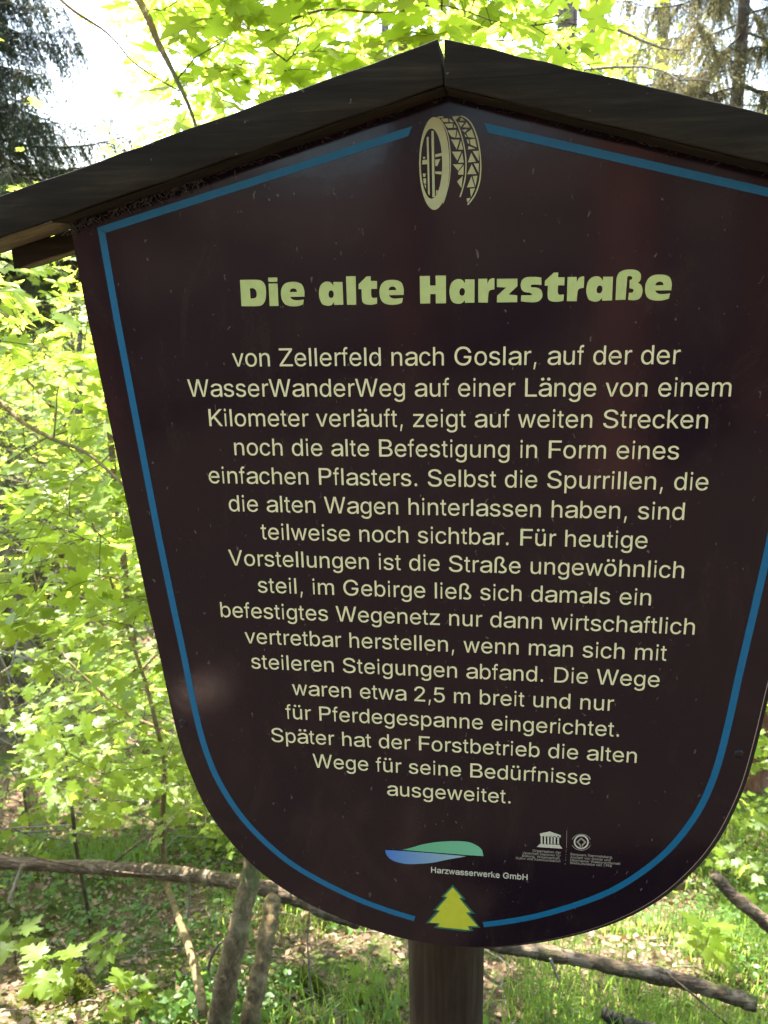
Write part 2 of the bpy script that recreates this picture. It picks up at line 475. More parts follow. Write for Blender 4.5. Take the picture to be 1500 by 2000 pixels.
# ------------------------------------------------------------------ printed outlines (tenths of a millimetre on the panel; letters in 1/1000 em)
GLYPHS = {',': '87,-168 119,100 191,100 135,-168', '.': '138,-6 125,-4 113,1 102,13 93,25 88,41 87,58 88,75 93,90 102,103 113,114 125,120 138,123 152,120 165,114 176,103 184,90 190,75 191,58 190,41 184,25 176,13 165,1 152,-4', '1': '101,0 101,78 359,78 359,0|265,718 265,0 212,0 212,632 109,505 109,602 201,718', '2': '26,0 26,66 278,323 349,398 366,420 380,440 392,461 399,481 403,502 405,523 403,549 397,571 387,591 372,608 356,622 335,633 313,642 288,646 263,649 235,646 210,640 186,631 167,618 150,602 137,583 127,561 121,537 119,511 29,511 32,552 42,590 59,623 82,655 110,680 143,700 180,715 221,724 264,728 307,724 347,715 384,701 417,680 443,656 466,628 482,597 492,561 495,525 494,499 489,474 480,449 469,422 451,395 429,365 326,254 158,85 158,80 507,80 507,0', '5': '266,-10 224,-7 185,1 148,16 116,35 89,58 65,85 48,116 36,148 32,183 122,183 127,162 134,144 146,126 160,110 178,96 197,85 218,76 242,72 266,71 296,72 322,79 347,90 368,106 387,126 402,147 414,172 419,199 422,229 419,258 412,286 402,312 386,334 367,354 345,370 319,381 291,388 262,391 237,389 213,385 188,378 166,370 147,360 131,347 42,357 84,718 478,718 478,638 165,638 140,425 160,439 181,449 204,458 227,466 253,470 278,471 312,468 344,463 373,453 400,439 425,422 447,402 466,379 483,354 497,326 507,296 513,264 514,230 510,186 499,144 482,107 457,73 428,45 395,21 355,4 313,-6', '9': '277,728 321,724 363,714 399,697 433,674 460,646 484,612 501,576 511,533 514,489 511,454 504,418 491,381 470,339 443,292 407,237 240,0 138,0 386,350 395,350 388,336 377,323 366,312 353,302 338,292 322,285 305,279 286,275 266,275 222,278 183,286 148,302 118,323 91,348 70,379 54,415 45,453 42,497 45,539 55,580 72,615 96,647 123,676 157,697 193,714 234,724|277,649 250,647 225,640 202,629 181,614 164,597 149,574 139,550 133,525 131,497 133,467 139,442 149,416 164,395 181,378 202,363 225,353 250,346 277,343 305,346 331,351 354,363 375,377 392,395 405,416 417,440 423,466 424,494 423,523 417,550 405,574 392,595 375,614 354,629 331,640 305,647', 'A': '14,0 279,718 386,718 654,0 557,0 402,426 369,525 323,674 342,674 296,523 265,426 113,0|149,200 149,281 521,281 521,200', 'B': '74,0 74,718 354,718 405,715 451,707 490,693 522,673 548,650 570,623 584,594 593,561 596,528 595,498 588,474 579,451 565,433 550,416 531,403 511,392 490,384 468,377 468,370 493,367 517,358 542,346 565,330 585,310 602,286 616,260 624,227 627,192 624,157 615,124 599,95 578,68 550,44 513,25 471,11 420,3 363,0|174,80 360,80 415,85 459,95 491,113 513,135 527,162 530,193 528,216 522,238 510,260 496,278 476,295 454,308 428,317 397,323 364,326 174,326|174,402 349,402 377,405 403,409 426,418 448,429 466,443 480,460 491,480 499,501 500,525 496,554 485,581 465,605 435,623 398,633 352,638 174,638', 'D': '316,0 134,0 134,80 310,80 367,85 417,96 462,114 498,140 528,172 552,210 568,255 578,305 581,360 578,415 568,464 552,509 529,547 500,578 465,604 422,622 373,633 318,638 130,638 130,718 324,718 367,715 407,711 445,702 481,690 513,674 560,642 600,601 631,552 647,518 658,482 667,444 671,403 674,360 671,316 667,275 658,237 646,200 631,168 614,137 591,109 568,85 540,62 510,44 476,28 439,16 401,7 360,1|177,718 177,0 81,0 81,718', 'F': '86,0 86,718 583,718 583,638 191,638 191,392 546,392 546,312 191,312 191,0', 'G': '391,-10 351,-8 313,-3 277,7 244,20 211,35 183,55 156,78 132,103 111,131 91,164 76,197 64,234 55,274 49,315 48,358 49,402 55,444 64,484 76,521 91,554 111,585 132,615 156,640 181,663 211,683 243,698 276,711 310,719 346,725 385,728 424,725 461,719 497,711 532,697 563,681 592,662 619,639 641,615 661,587 677,557 689,526 698,492 599,492 590,515 580,535 568,554 554,573 539,588 521,602 503,615 482,625 460,632 437,639 412,642 385,643 342,639 301,628 262,609 228,584 199,553 175,513 157,468 147,416 142,358 147,300 157,250 175,205 199,165 229,134 264,107 303,89 345,79 391,75 431,78 470,86 505,100 535,120 560,144 581,174 598,207 607,244 610,285 638,281 412,281 412,361 704,361 704,282 700,226 686,175 664,128 634,87 596,54 553,27 503,7 449,-6', 'H': '77,0 77,718 170,718 170,408 553,408 553,718 646,718 646,0 553,0 553,327 170,327 170,0', 'K': '142,205 142,305 195,368 248,427 305,485 535,718 661,718 334,389 330,389|76,0 76,718 174,718 174,471 173,317 174,272 174,0|547,0 269,365 330,436 663,0', 'L': '76,0 76,718 176,718 176,80 537,80 537,0', 'N': '76,0 76,718 183,718 476,258 505,213 540,151 577,78 564,76 558,152 555,221 555,275 555,718 646,718 646,0 539,0 277,409 241,467 200,537 144,638 159,640 164,542 167,463 168,410 168,0', 'O': '390,-10 350,-8 313,-3 277,7 241,18 209,35 180,55 152,78 127,103 104,131 85,162 68,197 56,234 47,272 41,315 39,358 41,402 47,444 56,484 68,521 85,554 104,585 127,615 152,640 180,663 209,683 241,698 277,711 313,719 350,725 390,728 430,725 467,719 503,711 538,698 571,683 600,663 628,640 652,615 674,585 694,554 710,521 722,484 731,444 737,402 739,358 737,315 731,272 722,234 710,197 694,162 674,131 652,103 628,78 600,55 571,35 538,18 503,7 467,-3 430,-8|390,75 435,78 478,89 516,107 552,133 583,164 608,203 626,248 639,300 642,358 639,416 626,468 608,515 583,553 552,585 516,611 478,629 435,639 390,643 343,639 302,628 262,611 226,585 197,553 170,513 152,468 141,416 136,358 141,300 152,248 170,203 197,165 226,133 262,107 302,89 343,78', 'P': '86,0 86,718 355,718 412,714 462,704 504,687 541,664 570,638 593,607 608,570 619,532 622,491 619,449 608,410 593,374 570,343 541,315 504,292 462,275 412,265 355,262 161,262 161,341 352,341 389,344 422,350 450,361 473,375 491,394 505,415 514,437 521,463 522,491 521,518 514,543 505,567 491,587 473,604 450,619 422,629 389,636 350,638 186,638 186,0', 'R': '88,0 88,718 373,718 433,714 485,705 530,690 567,667 600,642 622,611 640,576 650,537 653,497 650,456 640,418 622,382 600,353 567,327 530,306 485,291 433,282 373,279 146,279 146,360 370,360 409,361 444,367 473,377 498,389 517,405 532,423 541,446 548,470 550,497 548,523 541,549 532,571 517,591 498,607 473,621 443,629 409,636 368,638 193,638 193,0|563,0 363,323 482,323 684,0', 'S': '336,-13 280,-10 231,-1 188,13 148,32 115,56 89,85 69,117 55,154 49,193 151,193 157,166 166,144 180,124 200,107 222,93 247,83 276,75 305,71 336,69 370,71 402,76 432,85 458,97 480,111 498,130 512,150 521,172 524,196 521,217 515,237 503,252 487,267 469,278 447,289 368,313 274,337 214,357 163,379 123,408 94,442 77,481 71,525 74,564 86,600 106,632 132,660 165,683 203,702 245,717 291,725 341,728 390,725 436,717 478,702 515,683 546,660 572,633 592,602 605,568 609,533 510,533 503,567 484,594 456,616 422,633 382,643 338,647 305,645 276,640 248,632 225,621 205,607 189,590 177,571 171,552 168,530 171,506 179,487 193,471 209,457 230,444 251,434 318,413 398,394 472,372 497,361 521,350 544,336 564,319 583,300 600,279 611,254 618,227 620,196 617,158 606,123 586,90 561,61 529,35 489,16 444,0 393,-10', 'V': '284,0 20,718 115,718 267,291 299,193 345,44 327,44 372,195 404,291 552,718 647,718 388,0', 'W': '210,0 16,718 108,718 221,276 238,205 254,133 268,56 257,56 273,133 288,205 306,276 420,718 524,718 638,276 655,205 671,133 687,56 674,56 690,133 705,205 723,276 835,718 928,718 733,0 628,0 507,456 483,552 462,670 482,670 461,557 437,456 314,0', 'Z': '32,0 32,65 389,543 439,608 493,671 504,640 407,638 311,638 29,638 29,718 580,718 580,652 228,182 174,114 117,47 106,76 202,80 298,80 583,80 583,0', 'a': '245,-13 208,-10 173,-4 139,7 110,21 84,41 65,63 49,89 39,118 36,152 39,181 46,206 57,227 73,245 91,260 113,272 136,282 162,291 189,298 274,310 364,320 385,323 401,326 414,331 424,339 429,347 432,360 430,384 425,402 417,419 406,433 392,444 374,454 353,461 329,466 303,467 274,466 250,461 227,454 208,446 192,436 178,425 165,412 155,399 149,387 54,410 70,442 91,467 115,488 141,505 171,519 202,529 234,536 266,540 300,542 372,535 398,529 424,521 448,508 470,494 490,474 506,451 519,425 527,392 530,354 530,0 433,0 433,73 425,73 393,35 377,23 356,11 334,1 308,-6 279,-10|261,63 297,66 327,72 355,83 377,96 396,113 411,131 422,152 429,172 432,195 432,268 404,257 359,248 310,241 269,237 203,224 184,216 168,207 153,196 144,183 137,166 136,148 137,131 142,116 152,102 163,90 179,80 197,73 216,68 239,65', 'b': '298,-11 269,-10 243,-4 220,6 202,17 186,30 174,44 147,83 138,83 138,0 58,0 58,718 141,718 141,450 147,450 172,488 186,501 201,513 219,526 242,535 268,540 298,542 339,539 377,528 412,509 442,482 468,451 490,413 505,368 514,320 517,267 514,213 505,164 490,118 469,80 443,48 412,23 378,4 340,-8|285,66 315,69 343,78 366,93 386,113 403,137 416,165 426,196 431,230 433,267 431,303 426,337 416,368 404,396 388,420 367,439 343,454 317,463 285,466 255,463 228,454 205,440 186,422 168,398 156,371 147,340 141,305 140,267 141,229 147,195 156,162 170,134 186,110 206,92 230,78 255,69', 'c': '265,-11 220,-7 179,4 143,23 110,49 82,82 60,120 44,164 34,212 30,264 34,317 44,367 60,410 82,449 110,481 143,508 179,528 220,539 265,542 291,542 314,537 337,532 359,523 379,513 398,502 416,488 432,473 446,454 458,434 467,413 476,391 395,370 378,408 351,439 313,458 265,466 234,463 205,453 181,437 160,418 144,392 131,364 122,333 117,299 114,264 117,230 122,196 131,165 144,137 160,113 181,93 205,78 234,69 265,65 314,73 352,93 381,126 397,165 477,144 469,121 459,99 447,79 434,61 417,45 400,30 381,17 360,7 338,-1 315,-7 291,-10', 'd': '256,-11 215,-8 176,4 141,23 111,48 84,80 64,118 47,164 38,213 35,267 38,320 47,368 64,413 84,451 111,482 142,509 176,528 215,539 257,542 288,540 314,535 336,526 355,513 370,501 382,488 408,450 415,450 415,718 499,718 499,0 418,0 418,83 410,83 382,44 369,30 353,17 334,6 312,-4 286,-10|270,66 299,69 326,78 349,92 370,110 386,134 399,162 408,195 414,229 417,267 414,305 408,340 400,371 386,398 370,422 349,440 326,454 300,463 270,466 238,463 211,454 187,439 167,420 150,396 137,368 128,337 123,303 120,267 123,230 128,196 138,165 150,137 167,113 187,93 211,78 238,69', 'e': '291,-11 242,-7 197,4 157,23 122,49 94,82 71,120 54,164 44,212 40,264 43,316 54,364 70,409 92,447 121,480 154,506 193,526 235,539 282,542 311,540 339,536 368,528 395,516 420,501 443,481 464,457 482,430 496,398 508,361 515,320 516,274 516,238 98,238 98,312 469,312 430,285 427,319 421,350 413,379 399,403 383,425 363,443 339,456 313,463 282,466 250,463 224,456 198,442 177,425 160,403 146,381 136,354 129,326 128,298 128,251 130,213 136,179 147,150 163,124 183,103 205,86 231,75 260,68 291,65 313,66 332,69 351,75 366,82 382,92 395,103 407,116 416,131 424,148 508,128 498,102 484,78 465,55 444,37 419,20 392,6 361,-4 327,-10', 'f': '246,535 246,461 14,461 14,535|92,0 92,609 94,638 99,663 108,686 120,704 133,719 149,732 167,741 185,746 203,748 240,743 262,735 245,660 233,666 212,669 194,666 179,660 169,649 162,633 157,614 156,591 156,0', 'g': '275,-213 238,-210 206,-206 176,-197 149,-186 126,-172 105,-155 89,-137 74,-118 63,-97 131,-58 160,-93 172,-104 187,-116 203,-124 223,-131 248,-135 275,-137 314,-134 348,-123 377,-106 399,-82 412,-48 416,-8 416,96 409,96 384,58 370,45 355,32 336,23 314,14 289,8 259,7 218,10 181,20 147,38 116,61 90,92 69,127 52,169 43,217 40,269 43,323 52,371 69,413 90,451 116,482 146,509 181,528 219,539 260,542 290,540 316,535 337,526 356,515 373,502 385,488 412,450 419,450 419,535 499,535 499,-13 496,-56 487,-95 469,-127 447,-154 420,-175 389,-192 354,-203 316,-210|272,83 302,86 328,93 352,106 371,123 388,145 401,171 411,200 416,234 418,272 416,309 411,341 401,372 389,399 373,422 352,440 329,454 302,463 272,466 241,463 215,454 191,440 170,420 154,398 142,370 132,340 127,308 124,272 127,236 132,203 142,174 154,147 172,124 191,107 215,93 242,86', 'h': '150,320 150,0 65,0 65,718 150,718 150,405 134,405 153,450 176,485 204,511 236,528 271,539 309,542 344,540 376,532 404,521 429,502 450,480 469,453 481,420 488,382 491,339 491,0 406,0 406,331 401,371 392,403 373,429 349,449 320,460 285,464 260,463 237,457 216,447 197,434 181,419 167,399 157,375 152,350', 'i': '79,0 79,535 143,535 143,0|112,625 100,626 90,632 80,642 73,653 69,666 67,681 69,697 73,711 80,722 90,731 100,736 112,739 123,736 133,731 143,722 150,711 154,697 155,681 154,666 150,653 143,642 133,632 123,626', 'k': '145,193 145,299 160,299 381,535 485,535 245,281 236,281|67,0 67,718 150,718 150,0|395,0 196,262 255,323 501,0', 'l': '126,-3 108,0 93,11 81,28 73,52 68,83 67,118 67,718 109,718 109,140 109,117 111,100 113,87 117,80 123,75 131,73 141,75 147,76 155,4 142,-1', 'm': '65,0 65,535 147,535 147,416 142,416 150,443 161,467 175,488 192,505 212,519 231,530 252,539 275,543 297,544 333,540 365,529 392,509 414,482 430,451 439,416 427,416 435,440 446,464 462,484 480,502 499,516 523,529 547,537 573,543 601,544 631,543 659,536 685,525 709,509 730,488 747,463 759,433 766,399 769,360 769,0 684,0 684,358 680,394 668,420 652,442 628,456 603,464 576,466 552,464 532,460 513,451 498,440 484,426 473,409 466,391 460,371 459,348 459,0 374,0 374,367 371,395 361,419 344,439 323,454 298,463 269,466 249,464 230,460 212,451 194,440 180,426 167,408 157,387 152,363 150,336 150,0', 'n': '150,320 150,0 65,0 65,535 148,535 148,405 134,405 153,450 176,485 204,511 236,528 271,539 309,542 344,540 376,532 404,521 429,502 450,480 469,453 481,420 488,382 491,339 491,0 406,0 406,331 401,371 392,403 373,429 349,449 320,460 285,464 260,463 237,457 216,447 197,434 181,419 167,399 157,375 152,350', 'o': '277,-11 231,-7 189,4 151,23 118,49 88,82 66,120 49,164 39,212 35,264 39,317 49,367 66,410 88,449 118,481 151,508 189,528 231,539 277,542 325,539 367,528 406,508 440,481 468,449 490,410 507,367 518,317 521,264 518,212 507,164 490,120 468,82 440,49 406,23 367,4 325,-7|277,65 311,69 340,78 366,93 387,113 405,137 417,165 427,196 433,230 434,264 433,299 427,333 417,364 405,392 387,418 366,437 340,453 311,463 277,466 245,463 216,453 190,437 169,418 153,392 139,364 130,333 125,299 122,264 125,230 130,196 139,165 153,137 169,113 190,93 216,78 245,69', 'p': '58,-202 58,535 138,535 138,450 147,450 172,488 186,501 201,513 219,526 242,535 268,540 298,542 339,539 377,528 412,509 442,482 468,451 490,413 505,368 514,320 517,267 514,213 505,164 490,118 469,80 443,48 412,23 378,4 340,-8 298,-11 269,-10 243,-4 221,6 202,17 186,30 174,44 147,83 141,83 141,-202|285,66 315,69 343,78 366,93 386,113 403,137 416,165 426,196 431,230 433,267 431,303 426,337 416,368 404,396 388,420 367,439 343,454 317,463 285,466 255,463 228,454 205,440 186,422 168,398 156,371 147,340 141,305 140,267 141,229 147,195 156,162 170,134 186,110 206,92 230,78 255,69', 'r': '77,0 77,535 156,535 156,453 160,453 172,478 190,499 210,518 235,532 262,540 292,543 313,542 332,542 332,454 315,457 284,460 261,457 239,453 219,444 202,432 187,418 175,401 166,379 160,358 159,334 159,0', 's': '246,-11 209,-10 174,-4 143,4 115,17 91,34 70,54 53,76 39,103 32,133 117,151 127,123 142,102 161,85 186,73 214,66 244,63 281,66 312,75 337,87 357,104 367,124 372,145 369,162 363,178 351,192 335,203 315,212 290,219 197,240 152,254 114,271 85,293 64,320 53,351 48,387 51,416 60,443 74,468 95,489 118,508 148,522 180,533 215,540 253,542 290,540 322,535 351,525 376,512 398,497 417,478 432,457 445,434 454,409 372,391 363,410 351,429 335,446 313,458 287,467 253,470 222,467 195,460 171,447 154,430 142,412 139,391 140,372 148,357 161,343 178,331 202,323 231,315 315,295 361,282 400,264 427,241 448,216 460,185 464,151 461,120 452,92 436,66 416,44 391,25 360,8 325,-3 287,-10', 't': '246,535 246,461 14,461 14,535|83,664 155,664 155,138 156,117 160,99 167,86 176,78 190,72 207,71 224,72 244,76 257,3 232,-4 204,-6 169,-1 140,10 115,30 97,58 87,90 83,131', 'u': '247,-7 213,-4 182,3 154,16 129,32 108,55 90,83 78,116 69,154 68,196 68,535 152,535 152,203 155,165 166,133 184,106 208,86 237,75 272,71 297,72 319,78 339,87 359,100 374,117 387,137 396,159 403,186 405,216 405,535 489,535 489,0 407,0 407,130 420,130 402,85 378,49 351,24 319,7 284,-4', 'v': '208,0 8,535 100,535 210,219 240,123 266,30 236,30 262,123 291,219 402,535 492,535 294,0', 'w': '167,0 14,535 99,535 160,302 188,193 216,58 203,58 231,190 258,302 319,535 404,535 465,302 492,192 519,58 504,58 533,190 561,302 622,535 709,535 555,0 473,0 408,243 389,317 371,395 352,477 371,477 352,395 334,317 314,243 248,0', 'z': '31,0 31,65 344,451 344,456 40,456 40,535 460,535 460,467 155,85 155,79 469,79 469,0', 'ß': '158,511 158,0 67,0 67,511 70,552 76,588 88,621 104,649 124,673 165,702 214,721 268,728 299,725 331,719 361,710 390,695 415,676 437,653 453,625 464,592 467,554 465,532 462,512 456,495 433,454 408,422 403,410 399,398 398,384 401,368 406,353 415,340 459,303 511,265 527,250 542,233 553,214 564,193 570,169 571,141 568,111 561,83 546,59 528,38 505,21 478,8 448,-1 412,-7 374,-10 342,-8 312,-4 283,1 258,10 236,20 220,28 254,104 298,82 318,76 342,72 368,71 401,72 428,79 451,90 468,106 477,124 481,147 478,165 473,182 464,196 420,236 367,274 351,288 336,303 324,320 314,339 308,360 307,384 307,402 311,419 317,432 342,464 367,498 374,512 377,528 379,547 374,578 364,604 346,623 323,636 298,645 268,647 235,643 208,632 186,614 170,588 161,554', 'ä': '245,-13 208,-10 173,-4 139,7 110,21 84,41 65,63 49,89 39,118 36,152 39,181 46,206 57,227 73,245 91,260 113,272 136,282 162,291 189,298 274,310 364,320 385,323 401,326 414,331 424,339 429,347 432,360 430,384 425,402 417,419 406,433 392,444 374,454 353,461 329,466 303,467 274,466 250,461 227,454 208,446 192,436 178,425 165,412 155,399 149,387 54,410 70,442 91,467 115,488 141,505 171,519 202,529 234,536 266,540 300,542 372,535 398,529 424,521 448,508 470,494 490,474 506,451 519,425 527,392 530,354 530,0 433,0 433,73 425,73 393,35 377,23 356,11 334,1 308,-6 279,-10|261,63 297,66 327,72 355,83 377,96 396,113 411,131 422,152 429,172 432,195 432,268 404,257 359,248 310,241 269,237 203,224 184,216 168,207 153,196 144,183 137,166 136,148 137,131 142,116 152,102 163,90 179,80 197,73 216,68 239,65|408,625 392,626 376,632 363,642 351,653 345,666 343,681 345,697 351,710 363,722 376,731 392,736 408,738 425,736 440,731 454,722 464,710 470,697 472,681 470,666 464,653 454,642 440,632 425,626|176,625 160,626 144,632 131,642 120,653 113,666 112,681 113,697 120,710 131,722 144,731 160,736 176,738 194,736 210,731 223,722 232,710 239,697 242,681 239,666 232,653 223,642 210,632 194,626', 'ö': '277,-11 231,-7 189,4 151,23 118,49 88,82 66,120 49,164 39,212 35,264 39,317 49,367 66,410 88,449 118,481 151,508 189,528 231,539 277,542 325,539 367,528 406,508 440,481 468,449 490,410 507,367 518,317 521,264 518,212 507,164 490,120 468,82 440,49 406,23 367,4 325,-7|277,65 311,69 340,78 366,93 387,113 405,137 417,165 427,196 433,230 434,264 433,299 427,333 417,364 405,392 387,418 366,437 340,453 311,463 277,466 245,463 216,453 190,437 169,418 153,392 139,364 130,333 125,299 122,264 125,230 130,196 139,165 153,137 169,113 190,93 216,78 245,69|378,625 364,626 350,632 339,642 329,653 324,666 322,681 324,697 329,710 339,722 350,731 364,736 378,738 394,736 406,731 419,722 427,710 433,697 436,681 433,666 427,653 419,642 406,632 394,626|178,625 162,626 148,632 137,642 127,653 122,666 120,681 122,697 127,710 137,722 148,731 162,736 178,738 192,736 206,731 217,722 227,710 232,697 234,681 232,666 227,653 217,642 206,632 192,626', 'ü': '247,-7 213,-4 182,3 154,16 129,32 108,55 90,83 78,116 69,154 68,196 68,535 152,535 152,203 155,165 166,133 184,106 208,86 237,75 272,71 297,72 319,78 339,87 359,100 374,117 387,137 396,159 403,186 405,216 405,535 489,535 489,0 407,0 407,130 420,130 402,85 378,49 351,24 319,7 284,-4|378,625 363,626 351,632 338,642 330,653 324,666 321,681 324,697 330,710 338,722 351,731 363,736 378,738 392,736 406,731 417,722 427,710 432,697 434,681 432,666 427,653 417,642 406,632 392,626|179,625 165,626 151,632 139,642 130,653 125,666 123,681 125,697 130,710 139,722 151,731 165,736 179,738 194,736 206,731 219,722 227,710 233,697 234,681 233,666 227,653 219,642 206,632 194,626'}
